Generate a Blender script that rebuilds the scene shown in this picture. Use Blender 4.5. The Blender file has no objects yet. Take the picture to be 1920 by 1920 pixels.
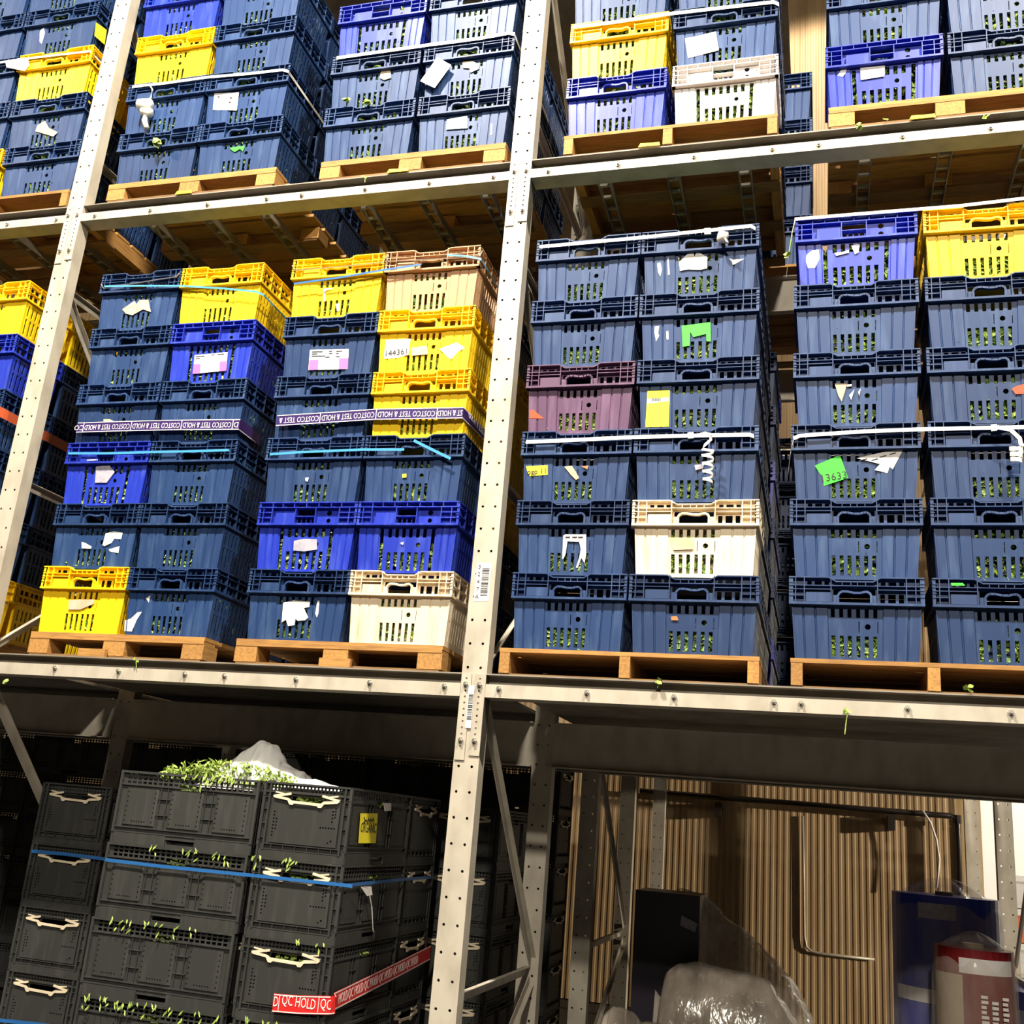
import bpy, bmesh, math, random
from mathutils import Vector, Matrix
random.seed(7)
SC = bpy.context.scene
COL = SC.collection
# ------------------------------------------------------------------ camera
F = 1965.645; CAMLOC = Vector((0.0, -4.1913, 1.5))
YAW, PITCH, ROLL = 0.2992, 0.2912, 0.0852
_cy, _sy, _cp, _sp = math.cos(YAW), math.sin(YAW), math.cos(PITCH), math.sin(PITCH)
FW = Vector((-_sy*_cp, _cy*_cp, _sp)); _r0 = Vector((_cy, _sy, 0)); _u0 = _r0.cross(FW)
RT = _r0*math.cos(ROLL) + _u0*math.sin(ROLL); UP = _u0*math.cos(ROLL) - _r0*math.sin(ROLL)
cam = bpy.data.cameras.new('camera'); camo = bpy.data.objects.new('camera', cam); COL.objects.link(camo)
cam.sensor_fit = 'HORIZONTAL'; cam.sensor_width = 36.0; cam.lens = F/1920*36.0; cam.clip_start = 0.05; cam.clip_end = 200
M = Matrix.Identity(4)
for i in range(3):
    M[i][0] = RT[i]; M[i][1] = UP[i]; M[i][2] = -FW[i]; M[i][3] = CAMLOC[i]
camo.matrix_world = M; SC.camera = camo
# ------------------------------------------------------------------ exposure, world, lamps
SC.view_settings.view_transform = 'Standard'; SC.view_settings.look = 'None'
SC.view_settings.exposure = 0.0; SC.view_settings.gamma = 1.0; SC.view_settings.use_curve_mapping = False
W = bpy.data.worlds.new('world'); SC.world = W; W.use_nodes = True
W.node_tree.nodes['Background'].inputs[0].default_value = (1.0, 0.86, 0.66, 1); W.node_tree.nodes['Background'].inputs[1].default_value = 0.004
def lamp(name, loc, target, power, size, col=(1.0, 0.9, 0.74)):
    l = bpy.data.lights.new(name, 'AREA'); l.shape = 'DISK'; l.size = size; l.energy = power; l.color = col
    o = bpy.data.objects.new(name, l); COL.objects.link(o); o.location = loc
    o.rotation_euler = (Vector(target) - Vector(loc)).to_track_quat('-Z', 'Y').to_euler(); return o
def spot(name, loc, target, power, angle, col=(1.0, 0.86, 0.66)):
    l = bpy.data.lights.new(name, 'SPOT'); l.energy = power; l.spot_size = math.radians(angle); l.spot_blend = 0.4; l.shadow_soft_size = 0.12; l.color = col
    o = bpy.data.objects.new(name, l); COL.objects.link(o); o.location = loc
    o.rotation_euler = (Vector(target) - Vector(loc)).to_track_quat('-Z', 'Y').to_euler(); return o
lamp('high_bay_lamp', (-2.6, -3.3, 8.1), (-2.5, -1.2, 0), 1150, 0.45)
lamp('high_bay_lamp', (1.8, -3.3, 8.1), (1.5, -1.2, 0), 780, 0.45)
lamp('high_bay_lamp', (-8.2, -3.3, 8.1), (-8.0, -1.2, 0), 300, 0.45)
lamp('high_bay_lamp', (0.6, -12.0, 8.0), (-1.4, 0, 2), 1150, 0.5)
spot('wall_fill_spot', (0.3, 4.0, 11.6), (0.0, 6.3, 9.0), 1100, 62)  # added spot, no known fixture there; brightens the upper back wall
lamp('high_bay_lamp', (5.0, 8.6, 6.0), (5.0, 10.6, 1.0), 700, 0.6)
spot('wall_fill_spot', (11.0, 2.2, 3.1), (0.3, 6.3, 1.2), 6500, 30)  # added narrow spot out of view at right, lights the low back wall

def ray(x, y): return FW*F + RT*(x-960) + UP*(960-y)
def at(x, y, Y):
    d = ray(x, y); return CAMLOC + d*((Y-CAMLOC.y)/d.y)
def onx(x, y, X):
    d = ray(x, y); return CAMLOC + d*((X-CAMLOC.x)/d.x)
# ------------------------------------------------------------------ materials
MATS = {}
def mat(name, col, rough=0.5, metal=0.0, noise=None, stretch=(1, 1, 1), col2=None, amt=0.5, lo=0.45, hi=0.7, bump=0.0, spec=0.5, rnd=0.0, coords='Object', detail=4.0):
    m = bpy.data.materials.new(name); m.use_nodes = True; N = m.node_tree.nodes; L = m.node_tree.links
    b = N['Principled BSDF']; b.inputs['Roughness'].default_value = rough; b.inputs['Metallic'].default_value = metal
    b.inputs['Specular IOR Level'].default_value = spec
    b.inputs['Base Color'].default_value = (*col, 1)
    if noise:
        tc = N.new('ShaderNodeTexCoord'); mp = N.new('ShaderNodeMapping'); mp.inputs['Scale'].default_value = stretch
        oi = N.new('ShaderNodeObjectInfo'); ad = N.new('ShaderNodeVectorMath'); ad.operation = 'ADD'
        sc = N.new('ShaderNodeMath'); sc.operation = 'MULTIPLY'; sc.inputs[1].default_value = 37.0
        L.new(oi.outputs['Random'], sc.inputs[0]); L.new(tc.outputs[coords], ad.inputs[0]); L.new(sc.outputs[0], ad.inputs[1])
        L.new(ad.outputs[0], mp.inputs['Vector'])
        n = N.new('ShaderNodeTexNoise'); n.inputs['Scale'].default_value = noise; n.inputs['Detail'].default_value = detail
        L.new(mp.outputs[0], n.inputs['Vector'])
        cr = N.new('ShaderNodeValToRGB'); cr.color_ramp.elements[0].position = lo; cr.color_ramp.elements[1].position = hi
        cr.color_ramp.elements[0].color = (0, 0, 0, 1); cr.color_ramp.elements[1].color = (amt, amt, amt, 1)
        L.new(n.outputs['Fac'], cr.inputs[0])
        mx = N.new('ShaderNodeMix'); mx.data_type = 'RGBA'; mx.inputs['A'].default_value = (*col, 1); mx.inputs['B'].default_value = (*(col2 or col), 1)
        L.new(cr.outputs[0], mx.inputs['Factor'])
        src = mx.outputs['Result']
        if rnd:
            hs = N.new('ShaderNodeHueSaturation'); mr = N.new('ShaderNodeMapRange')
            mr.inputs['To Min'].default_value = 1-rnd; mr.inputs['To Max'].default_value = 1+rnd
            L.new(oi.outputs['Random'], mr.inputs['Value']); L.new(mr.outputs[0], hs.inputs['Value']); L.new(src, hs.inputs['Color']); src = hs.outputs[0]
        L.new(src, b.inputs['Base Color'])
        if bump:
            bp = N.new('ShaderNodeBump'); bp.inputs['Strength'].default_value = bump; bp.inputs['Distance'].default_value = 0.004
            L.new(n.outputs['Fac'], bp.inputs['Height']); L.new(bp.outputs[0], b.inputs['Normal'])
    MATS[name] = m; return m
def plastic(name, col, col2, amt=0.5, rough=0.42, rnd=0.12): return mat(name, col, rough, noise=9, stretch=(3.0, 3.0, 0.45), col2=col2, amt=amt, lo=0.5, hi=0.75, rnd=rnd, spec=0.36)
plastic('navy', (0.013, 0.040, 0.130), (0.065, 0.12, 0.24), 0.5, 0.5, 0.15)
plastic('royal', (0.016, 0.036, 0.40), (0.09, 0.14, 0.55), 0.5, 0.4)
plastic('yellow', (0.95, 0.64, 0.012), (0.86, 0.54, 0.012), 0.5, 0.45, 0.05)
plastic('cream', (0.82, 0.70, 0.52), (0.45, 0.30, 0.17), 0.55, 0.5, 0.03)
plastic('paleg', (0.72, 0.68, 0.66), (0.5, 0.44, 0.40), 0.4, 0.5, 0.03)
plastic('tanb', (0.50, 0.29, 0.16), (0.42, 0.24, 0.13), 0.5, 0.5, 0.03)
plastic('plum', (0.095, 0.045, 0.10), (0.22, 0.13, 0.24), 0.5, 0.45, 0.03)
plastic('gcrate', (0.034, 0.035, 0.034), (0.06, 0.06, 0.056), 0.6, 0.5, 0.08)
mat('latchm', (0.72, 0.62, 0.46), 0.5, noise=30, col2=(0.5, 0.42, 0.3), amt=0.5)
mat('steel', (0.46, 0.42, 0.35), 0.55, 0.0, noise=7, stretch=(1.5, 1.5, 0.8), col2=(0.30, 0.265, 0.21), amt=0.7, lo=0.42, hi=0.72, coords='Object')
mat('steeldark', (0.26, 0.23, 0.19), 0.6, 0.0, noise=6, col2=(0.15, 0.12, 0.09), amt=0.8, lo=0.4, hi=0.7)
mat('bolt', (0.55, 0.52, 0.46), 0.3, 0.8)
mat('wood', (0.42, 0.215, 0.055), 0.75, noise=10, stretch=(1.0, 9, 9), col2=(0.22, 0.10, 0.03), amt=0.8, lo=0.4, hi=0.75, bump=0.3, rnd=0.18)
mat('woody', (0.42, 0.215, 0.055), 0.75, noise=10, stretch=(9, 1.0, 9), col2=(0.22, 0.10, 0.03), amt=0.8, lo=0.4, hi=0.75, bump=0.3, rnd=0.18)
mat('wood_shade', (0.20, 0.105, 0.035), 0.8, noise=10, stretch=(1.0, 9, 9), col2=(0.10, 0.05, 0.02), amt=0.8, lo=0.4, hi=0.75, bump=0.3, rnd=0.18)  # darker copy of wood: shade under the pallets put into the colour
mat('leaf', (0.10, 0.20, 0.025), 0.55, noise=45, col2=(0.42, 0.55, 0.10), amt=1.0, lo=0.42, hi=0.66, detail=2)
mat('leafy', (0.16, 0.26, 0.035), 0.55, noise=60, col2=(0.46, 0.58, 0.13), amt=1.0, lo=0.42, hi=0.66, detail=2)
mat('paper', (0.78, 0.76, 0.75), 0.7, noise=20, col2=(0.6, 0.56, 0.55), amt=0.5)
mat('papertan', (0.55, 0.42, 0.28), 0.7, noise=30, col2=(0.62, 0.52, 0.42), amt=0.8)
mat('papergrey', (0.42, 0.40, 0.48), 0.7, noise=30, col2=(0.2, 0.22, 0.35), amt=0.7)
mat('green', (0.05, 0.72, 0.04), 0.6); mat('noteyel', (0.86, 0.74, 0.03), 0.6); mat('pink', (0.72, 0.15, 0.55), 0.6)
mat('orange', (0.80, 0.20, 0.07), 0.6); mat('redtag', (0.75, 0.07, 0.02), 0.5); mat('ink', (0.012, 0.012, 0.014), 0.6)
mat('strapw', (0.80, 0.76, 0.68), 0.35); mat('strapb', (0.05, 0.28, 0.52), 0.4); mat('strapb2', (0.02, 0.12, 0.36), 0.4)
mat('tapep', (0.030, 0.010, 0.105), 0.4); mat('tapew', (0.75, 0.72, 0.72), 0.5); mat('taper', (0.62, 0.02, 0.02), 0.4)
mat('tapeo', (0.55, 0.10, 0.035), 0.5)
mat('bagm', (0.86, 0.86, 0.86), 0.4)
mat('pipe', (0.022, 0.017, 0.014), 0.35); mat('conduit', (0.42, 0.38, 0.30), 0.4, 0.3)
mat('wallm', (0.40, 0.275, 0.145), 0.55, noise=2.2, stretch=(6, 1, 0.5), col2=(0.26, 0.16, 0.075), amt=0.75, lo=0.4, hi=0.7)
mat('trimm', (0.47, 0.33, 0.17), 0.6, noise=3, col2=(0.42, 0.28, 0.14), amt=0.5)
mat('floorm', (0.025, 0.022, 0.02), 0.6, noise=2, col2=(0.015, 0.014, 0.013), amt=0.8)
mat('ceilm', (0.08, 0.075, 0.07), 0.8, noise=1, col2=(0.06, 0.055, 0.05), amt=0.5)
mat('whitew', (0.85, 0.83, 0.80), 0.7, noise=2, col2=(0.75, 0.72, 0.68), amt=0.4)
mat('rollblue', (0.03, 0.05, 0.40), 0.3, noise=14, stretch=(6, 6, 0.3), col2=(0.03, 0.05, 0.28), amt=0.6)
mat('rollred', (0.17, 0.008, 0.012), 0.3, noise=14, stretch=(6, 6, 0.3), col2=(0.22, 0.02, 0.02), amt=0.6)
mat('core', (0.45, 0.36, 0.26), 0.7, noise=12, col2=(0.35, 0.27, 0.18), amt=0.6)
def film(name, alpha, col, bump=0.9):
    m = mat(name, col, 0.2, noise=7, stretch=(1, 1, 0.5), col2=col, amt=1, bump=bump, spec=0.8)
    N = m.node_tree.nodes; L = m.node_tree.links; b = N['Principled BSDF']
    n = [x for x in N if x.type == 'TEX_NOISE'][0]; mr = N.new('ShaderNodeMapRange')
    mr.inputs['From Min'].default_value = 0.35; mr.inputs['From Max'].default_value = 0.75
    mr.inputs['To Min'].default_value = alpha*0.45; mr.inputs['To Max'].default_value = min(1, alpha*1.5)
    L.new(n.outputs['Fac'], mr.inputs['Value']); L.new(mr.outputs[0], b.inputs['Alpha'])
    for x in N:
        if x.type == 'BUMP': x.inputs['Distance'].default_value = 0.03
mat('wrapg', (0.16, 0.145, 0.125), 0.5, noise=6, col2=(0.08, 0.07, 0.06), amt=0.7); mat('darkbox', (0.02, 0.015, 0.03), 0.4)
film('filmroll', 0.2, (0.74, 0.68, 0.60)); film('filmclear', 0.62, (0.84, 0.76, 0.66)); film('filmcloud', 0.75, (0.46, 0.40, 0.34))

# ------------------------------------------------------------------ mesh helpers
class MB:
    def __init__(s): s.v = []; s.f = []
    def add(s, vs, fs):
        o = len(s.v); s.v += [tuple(v) for v in vs]; s.f += [tuple(i+o for i in f) for f in fs]
    def box(s, x0, x1, y0, y1, z0, z1):
        s.add([(x0,y0,z0),(x1,y0,z0),(x1,y1,z0),(x0,y1,z0),(x0,y0,z1),(x1,y0,z1),(x1,y1,z1),(x0,y1,z1)],
              [(0,3,2,1),(4,5,6,7),(0,1,5,4),(1,2,6,5),(2,3,7,6),(3,0,4,7)]); return s
    def bar(s, p, q, w, h, up=(0, 0, 1)):
        p = Vector(p); q = Vector(q); d = (q-p).normalized(); a = d.cross(Vector(up)).normalized()*w/2; b = a.cross(d).normalized()*h/2
        s.add([p-a-b, p+a-b, p+a+b, p-a+b, q-a-b, q+a-b, q+a+b, q-a+b], [(0,3,2,1),(4,5,6,7),(0,1,5,4),(1,2,6,5),(2,3,7,6),(3,0,4,7)]); return s
    def tube(s, pts, r, n=8):
        pts = [Vector(p) for p in pts]; o = len(s.v); ref = Vector((0.13, 0.31, 0.94))
        for i, p in enumerate(pts):
            d = (pts[min(i+1, len(pts)-1)] - pts[max(i-1, 0)]).normalized()
            a = d.cross(ref); a = a.normalized() if a.length > 1e-4 else Vector((1, 0, 0)); b = d.cross(a)
            for k in range(n):
                t = 2*math.pi*k/n; s.v.append(tuple(p + (a*math.cos(t)+b*math.sin(t))*r))
        for i in range(len(pts)-1):
            for k in range(n):
                s.f.append((o+i*n+k, o+i*n+(k+1) % n, o+(i+1)*n+(k+1) % n, o+(i+1)*n+k))
        s.f.append(tuple(o+k for k in reversed(range(n)))); s.f.append(tuple(o+(len(pts)-1)*n+k for k in range(n))); return s
    def slab(s, pts, off):      # polygon pts extruded by off
        n = len(pts); off = Vector(off); P = [Vector(p) for p in pts]
        s.add(P + [p+off for p in P], [tuple(range(n)), tuple(reversed(range(n, 2*n)))] + [(i, n+i, n+(i+1) % n, (i+1) % n) for i in range(n)]); return s
    def ribbon(s, pts, w, th=0.0012):   # strap: vertical width w along a path
        P = [Vector(p) for p in pts]; o = len(s.v)
        for i, p in enumerate(P):
            d = P[min(i+1, len(P)-1)] - P[max(i-1, 0)]; nrm = Vector((d.y, -d.x, 0))
            nrm = nrm.normalized() if nrm.length > 1e-6 else Vector((0, -1, 0))
            upv = d.cross(nrm).normalized()
            if upv.z < 0: upv = -upv
            for a, b in ((-1, 0), (1, 0), (1, 1), (-1, 1)): s.v.append(tuple(p + upv*w/2*a + nrm*th*b))
        for i in range(len(P)-1):
            for k in range(4): s.f.append((o+i*4+k, o+i*4+(k+1) % 4, o+i*4+4+(k+1) % 4, o+i*4+4+k))
        s.f.append((o, o+3, o+2, o+1)); e = o+(len(P)-1)*4; s.f.append((e, e+1, e+2, e+3)); return s
    def mesh(s, name, m, smooth=False):
        me = bpy.data.meshes.new(name); me.from_pydata(s.v, [], s.f); me.validate()
        bm = bmesh.new(); bm.from_mesh(me); bmesh.ops.recalc_face_normals(bm, faces=bm.faces); bm.to_mesh(me); bm.free()
        me.materials.append(MATS[m])
        if smooth: me.polygons.foreach_set('use_smooth', [True]*len(me.polygons))
        return me
    def obj(s, name, m, parent=None, smooth=False, loc=None):
        return link(name, s.mesh(name, m, smooth), parent, loc)
def link(name, me, parent=None, loc=None, scale=None):
    o = bpy.data.objects.new(name, me); COL.objects.link(o)
    if parent: o.parent = parent
    if loc is not None: o.location = loc
    if scale: o.scale = scale
    return o
def tag(o, label, cat=None, group=None, kind=None):
    o['label'] = label
    if cat: o['category'] = cat
    if group: o['group'] = group
    if kind: o['kind'] = kind
    return o
def thing(name, loc, label, cat, group=None):
    o = bpy.data.objects.new(name, None); COL.objects.link(o); o.location = loc; o.empty_display_size = 0.05
    return tag(o, label, cat, group)
def wpart(mb, name, m, parent, smooth=False):   # part given in world coordinates under an unrotated thing
    o = mb.obj(name, m, parent, smooth); o.matrix_parent_inverse = Matrix.Translation(-parent.location); return o
def panel(mb, xs, zs, holes, warp, rounds=()):
    hs = list(holes) + [(cx-r*1.2, cx+r*1.2, cz-r*1.2, cz+r*1.2) for cx, cz, r in rounds]
    xs = sorted(set(round(a, 5) for a in list(xs)+[h[0] for h in hs]+[h[1] for h in hs])); zs = sorted(set(round(a, 5) for a in list(zs)+[h[2] for h in hs]+[h[3] for h in hs]))
    nx, nz = len(xs)-1, len(zs)-1
    sol = [[not any(h[0]-1e-6 < (xs[i]+xs[i+1])/2 < h[1]+1e-6 and h[2]-1e-6 < (zs[j]+zs[j+1])/2 < h[3]+1e-6 for h in hs) for j in range(nz)] for i in range(nx)]
    c = {}
    def V(i, j, k):
        if (i, j, k) not in c: c[(i, j, k)] = len(mb.v); mb.v.append(tuple(warp(xs[i], zs[j], k)))
        return c[(i, j, k)]
    g = lambda i, j: 0 <= i < nx and 0 <= j < nz and sol[i][j]
    for i in range(nx):
        for j in range(nz):
            if not sol[i][j]: continue
            mb.f.append((V(i,j,0), V(i+1,j,0), V(i+1,j+1,0), V(i,j+1,0))); mb.f.append((V(i,j,1), V(i,j+1,1), V(i+1,j+1,1), V(i+1,j,1)))
            if not g(i-1,j): mb.f.append((V(i,j,0), V(i,j+1,0), V(i,j+1,1), V(i,j,1)))
            if not g(i+1,j): mb.f.append((V(i+1,j,0), V(i+1,j,1), V(i+1,j+1,1), V(i+1,j+1,0)))
            if not g(i,j-1): mb.f.append((V(i,j,0), V(i,j,1), V(i+1,j,1), V(i+1,j,0)))
            if not g(i,j+1): mb.f.append((V(i,j+1,0), V(i+1,j+1,0), V(i+1,j+1,1), V(i,j+1,1)))
    for cx, cz, r in rounds:
        o = len(mb.v); R = r*1.2; sq = [(1,0),(1,1),(0,1),(-1,1),(-1,0),(-1,-1),(0,-1),(1,-1)]
        for k in (0, 1):
            for a, b in sq: mb.v.append(tuple(warp(cx+a*R, cz+b*R, k)))
            for q in range(8): mb.v.append(tuple(warp(cx+r*math.cos(q*math.pi/4), cz+r*math.sin(q*math.pi/4), k)))
        for q in range(8):
            w = (q+1) % 8
            mb.f.append((o+q, o+w, o+8+w, o+8+q)); mb.f.append((o+16+q, o+24+q, o+24+w, o+16+w)); mb.f.append((o+8+q, o+8+w, o+24+w, o+24+q))
def textmesh(body, size, m, align='LEFT', extrude=0.0004):
    c = bpy.data.curves.new('t', 'FONT'); c.body = body; c.size = size; c.align_x = align; c.align_y = 'CENTER'; c.extrude = extrude; c.resolution_u = 2
    o = bpy.data.objects.new('t', c); COL.objects.link(o); dg = bpy.context.evaluated_depsgraph_get(); dg.update()
    me = bpy.data.meshes.new_from_object(o.evaluated_get(dg)); bpy.data.objects.remove(o); bpy.data.curves.remove(c)
    me.materials.clear(); me.materials.append(MATS[m]); return me
def frange(a, b, n): return [a+(b-a)*i/n for i in range(n+1)]

# ------------------------------------------------------------------ the setting
def struct(o): o['kind'] = 'structure'; return o
struct(MB().box(-16, 18, -16, 14, -0.1, 0.0).obj('floor', 'floorm')); struct(MB().box(-16, 18, -16, 14, 12.0, 12.1).obj('ceiling', 'ceilm'))
WY = 6.3
wb = struct(bpy.data.objects.new('wall_back', None)); COL.objects.link(wb); wb.location = (0, WY, 0)
pm = MB(); prof = []
for k in range(15):
    x = k*0.06; prof += [(x, 0), (x+0.022, 0), (x+0.030, -0.004), (x+0.050, -0.004), (x+0.058, 0)]
prof.append((0.9, 0))
for (xa, ya), (xb, yb) in zip(prof, prof[1:]):
    pm.add([(xa,ya,0),(xb,yb,0),(xb,yb,11.98),(xa,ya,11.98)], [(0,1,2,3)])
pmesh = pm.mesh('wall_panel', 'wallm')
for k in range(16): link('wall_panel', pmesh, wb, (1.14-0.9*(k+1), 0, 0.01))
MB().box(-13.3, 1.36, 0.002, 0.1, 0.01, 11.98).obj('wall_backing', 'trimm', wb)
struct(MB().box(1.145, 1.36, WY-0.02, WY+0.0015, 0.01, 11.98).obj('trim_1', 'trimm'))
struct(MB().box(-2, 16, 12.0, 12.1, 0.0, 11.98).obj('wall_far', 'whitew'))

# ------------------------------------------------------------------ rack frames
S = 0.1016; Z0 = 5.482
def make_post():
    mb = MB(); hw = 0.055
    zs = [Z0 + S*10 - S*k for k in range(64)]; zs = [z for z in zs if z > 0.06]
    rounds = [(x, z, 0.0062) for z in zs for x in (-0.031, 0.026)]
    panel(mb, (-hw, hw), (0.0, 7.45), (), lambda x, z, k: (x, k*0.004, z), rounds)
    mb.box(-hw, -hw+0.004, 0.004, 0.075, 0, 7.45); mb.box(hw-0.004, hw, 0.004, 0.075, 0, 7.45)
    mb.box(-hw+.004, -hw+0.02, 0.071, 0.075, 0, 7.45); mb.box(hw-0.02, hw-.004, 0.071, 0.075, 0, 7.45)
    return mb.mesh('post', 'steel')
POST = make_post()
FRX = [-3.985, -1.398, 1.195]; DEP = [0.0, 1.25, 2.5, 3.9, 5.55]
FL = ['steel upright frame at the far left of the rack', 'steel upright frame in the middle of the rack with a 3247A label', 'steel upright frame at the right end of the rack']
frames = []
def brace(parent, x, ya, za, yb, zb, off=0.0, nm='diagonal_brace'):
    mb = MB(); mb.bar((x+off, ya, za), (x+off, yb, zb), 0.004, 0.042, (1, 0, 0)); mb.bar((x+off+0.012, ya, za+0.018), (x+off+0.012, yb, zb+0.018), 0.026, 0.004, (1, 0, 0))
    wpart(mb, nm, 'steel', parent)
def brace2(parent, x, ya, za, yb, zb, nm='diagonal_brace'):
    d = Vector((0, yb-ya, zb-za)).normalized(); n = Vector((0, -d.z, d.y)); mb = MB()
    a, b = Vector((x, ya, za)), Vector((x, yb, zb)); w = n*0.021; t = Vector((0.004, 0, 0)); f = Vector((0.026, 0, 0)); h = n*0.003
    mb.slab([a-w, b-w, b+w, a+w], t); mb.slab([a+w-h, b+w-h, b+w, a+w], f)
    wpart(mb, nm, 'steel', parent)
for i, X in enumerate(FRX):
    fr = thing('upright_frame', (X, 0, 0), FL[i], 'rack frame', 'upright frames of the pallet rack'); frames.append(fr)
    for j, d in enumerate(DEP):
        if i == 0 and j > 3: continue
        link('post', POST, fr, (0, d, 0))
    for j in range(0, 4, 2):
        a, b = DEP[j]+0.078, DEP[j+1]-0.004
        for z in ((0.83, 3.0, 4.12, 4.95) if i else (3.0, 4.12, 4.95)): brace2(fr, X-0.01, a, z, b, z, 'horizontal_brace')
        brace2(fr, X+0.012, a, 2.03, b, 0.87)
        if i: brace2(fr, X+0.012, b, 0.79, a, 0.12)
        brace2(fr, X+0.012, a, 4.07, b, 3.05); brace2(fr, X+0.012, a, 2.13, b, 2.96); brace2(fr, X+0.012, a, 5.9, b, 5.0)
# ------------------------------------------------------------------ beams
hexm = MB()
for (r, y0, y1) in ((0.0115, -0.008, 0.0), (0.006, -0.017, -0.008)):
    c = [(r*math.cos(k*math.pi/3), r*math.sin(k*math.pi/3)) for k in range(6)]
    hexm.slab([(x, y0, z) for x, z in c], (0, y1-y0, 0))
BOLT = hexm.mesh('bolt', 'bolt')
def connector(x0, x1, ztop, zbot, gusset):
    mb = MB(); n = int((ztop-zbot-0.03)/0.0255)
    rd = [((x0+x1)/2, ztop-0.02-0.0255*k, 0.0048) for k in range(n)]
    panel(mb, (x0, x1), (zbot, ztop), (), lambda x, z, k: (x, -0.0052+k*0.0047, z), rd)
    if gusset:   # tapered wing folded back beside the post
        xs = x1
        mb.slab([(xs, -0.005, ztop), (xs, -0.005, zbot), (xs, 0.06, zbot-0.045), (xs, 0.075, zbot+0.16), (xs, 0.075, ztop)], (0.004, 0, 0))
    return mb
def beam(xa, xb, z0, z1, z2, label, bolts, gl=True, gr=True, drop=0.24):
    t = thing('rack_beam', ((xa+xb)/2, 0, z0), label, 'rack beam', 'front beams of the pallet rack')
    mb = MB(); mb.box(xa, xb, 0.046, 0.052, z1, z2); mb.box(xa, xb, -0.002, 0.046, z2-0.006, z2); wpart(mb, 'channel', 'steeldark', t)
    mb = MB(); mb.box(xa, xb, -0.002, 0.004, z0, z1); mb.box(xa, xb, 0.004, 0.10, z0, z0+0.006); wpart(mb, 'angle', 'steel', t)
    cps = []
    if gl: cps.append((xa-0.025, wpart(connector(xa-0.046, xa-0.004, z2-0.004, z0-drop, True), 'connector_plate', 'steel', t)))
    if gr: cps.append((xb+0.025, wpart(connector(xb+0.004, xb+0.046, z2-0.004, z0-drop-0.02, False), 'connector_plate', 'steel', t)))
    for x, z in bolts:
        o = link('bolt', BOLT, t); o.location = Vector((x, -0.002, z)) - t.location
    for x, cp in cps:
        for z in (z1-0.005, z0-drop+0.06): link('bolt', BOLT, cp, (x, -0.0055, z))
    return t
hw = 0.055; UB = (4.511, 4.559, 4.614); LB = (2.007, 2.062, 2.106)
px = lambda L, z: [(at(x, y, 0).x, z) for x, y in L]
beam(FRX[0]+hw, FRX[1]-hw, *UB, 'upper front beam left of the centre post, with a row of bolts', px([(180,400),(283,393),(390,384),(501,374),(566,369),(685,357),(805,345),(925,332)], 4.537))
beam(FRX[1]+hw, FRX[2]-hw, *UB, 'upper front beam right of the centre post, brightly lit', px([(1028,321),(1159,308),(1301,294),(1448,280),(1535,273),(1692,258),(1857,240)], 4.537), True, True)
beam(-6.53, FRX[0]-hw, *UB, 'upper front beam left of the far-left post', px([(107,411),(12,434)], 4.537), False, True)
beam(FRX[0]+hw, FRX[1]-hw, *LB, 'lower front beam left of the centre post, above the grey crates', px([(105,1252),(224,1258),(348,1264),(422,1269),(556,1273),(694,1281),(834,1287)], 2.045))
beam(FRX[1]+hw, FRX[2]-hw, *LB, 'lower front beam right of the centre post, above the wrapped rolls', px([(936,1290),(1101,1296),(1264,1304),(1451,1313),(1502,1316),(1701,1326),(1895,1335)], 2.045))
beam(-6.53, FRX[0]-hw, *LB, 'lower front beam left of the far-left post', [], False, True)
DN = ['second', 'third', 'fourth', 'fifth']
for i, (xa, xb) in enumerate(((-6.53, FRX[0]-hw), (FRX[0]+hw, FRX[1]-hw), (FRX[1]+hw, FRX[2]-hw))):
    bay = ('far-left', 'left', 'right')[i]
    for j, d in enumerate(DEP[1:]):
        for lv, z, zt in (('lower', (1.81, 1.865, 1.945, 2.03)[j], (2.04, 2.06, 2.08, 2.08)[j]), ('upper', 4.36, 4.58)):
            if j > 2 and i < 2: continue
            t = MB().box(xa, xb, d-0.004, d+0.002, z, zt).box(xa, xb, d-0.04, d-0.004, zt-0.006, zt).box(xa, xb, d-0.04, d-0.004, z, z+0.006).obj('support_beam', 'steel')
            tag(t, f'dark {lv}-level channel beam on the {DN[j]} row of posts, {bay} bay', 'rack beam', 'inner beams of the pallet rack')
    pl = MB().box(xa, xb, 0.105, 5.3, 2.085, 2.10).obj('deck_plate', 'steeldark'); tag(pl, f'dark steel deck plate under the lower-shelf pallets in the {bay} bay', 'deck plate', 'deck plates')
for xa, xb, bay in ((-6.53, FRX[0]-hw, 'far-left'), (FRX[0]+hw, FRX[1]-hw, 'left'), (FRX[1]+hw, FRX[2]-hw, 'right')):  # unseen top deck and beams, added to keep lamp light out of the rack
    for sd, ya, yb in (('left', xa, xa+1.14), ('right', xb-1.04, xb)):
        tag(MB().box(ya, yb, .105, 5.3, 7.05, 7.07).obj('deck_plate', 'steeldark'), f'{sd} unseen deck plate, added to block light, above the {bay} bay', 'deck plate', 'unseen deck plates added to block light')
    beam(xa, xb, 6.97, 7.02, 7.075, f'unseen topmost beam, added with the light-blocking deck, above the {bay} bay', [])
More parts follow.
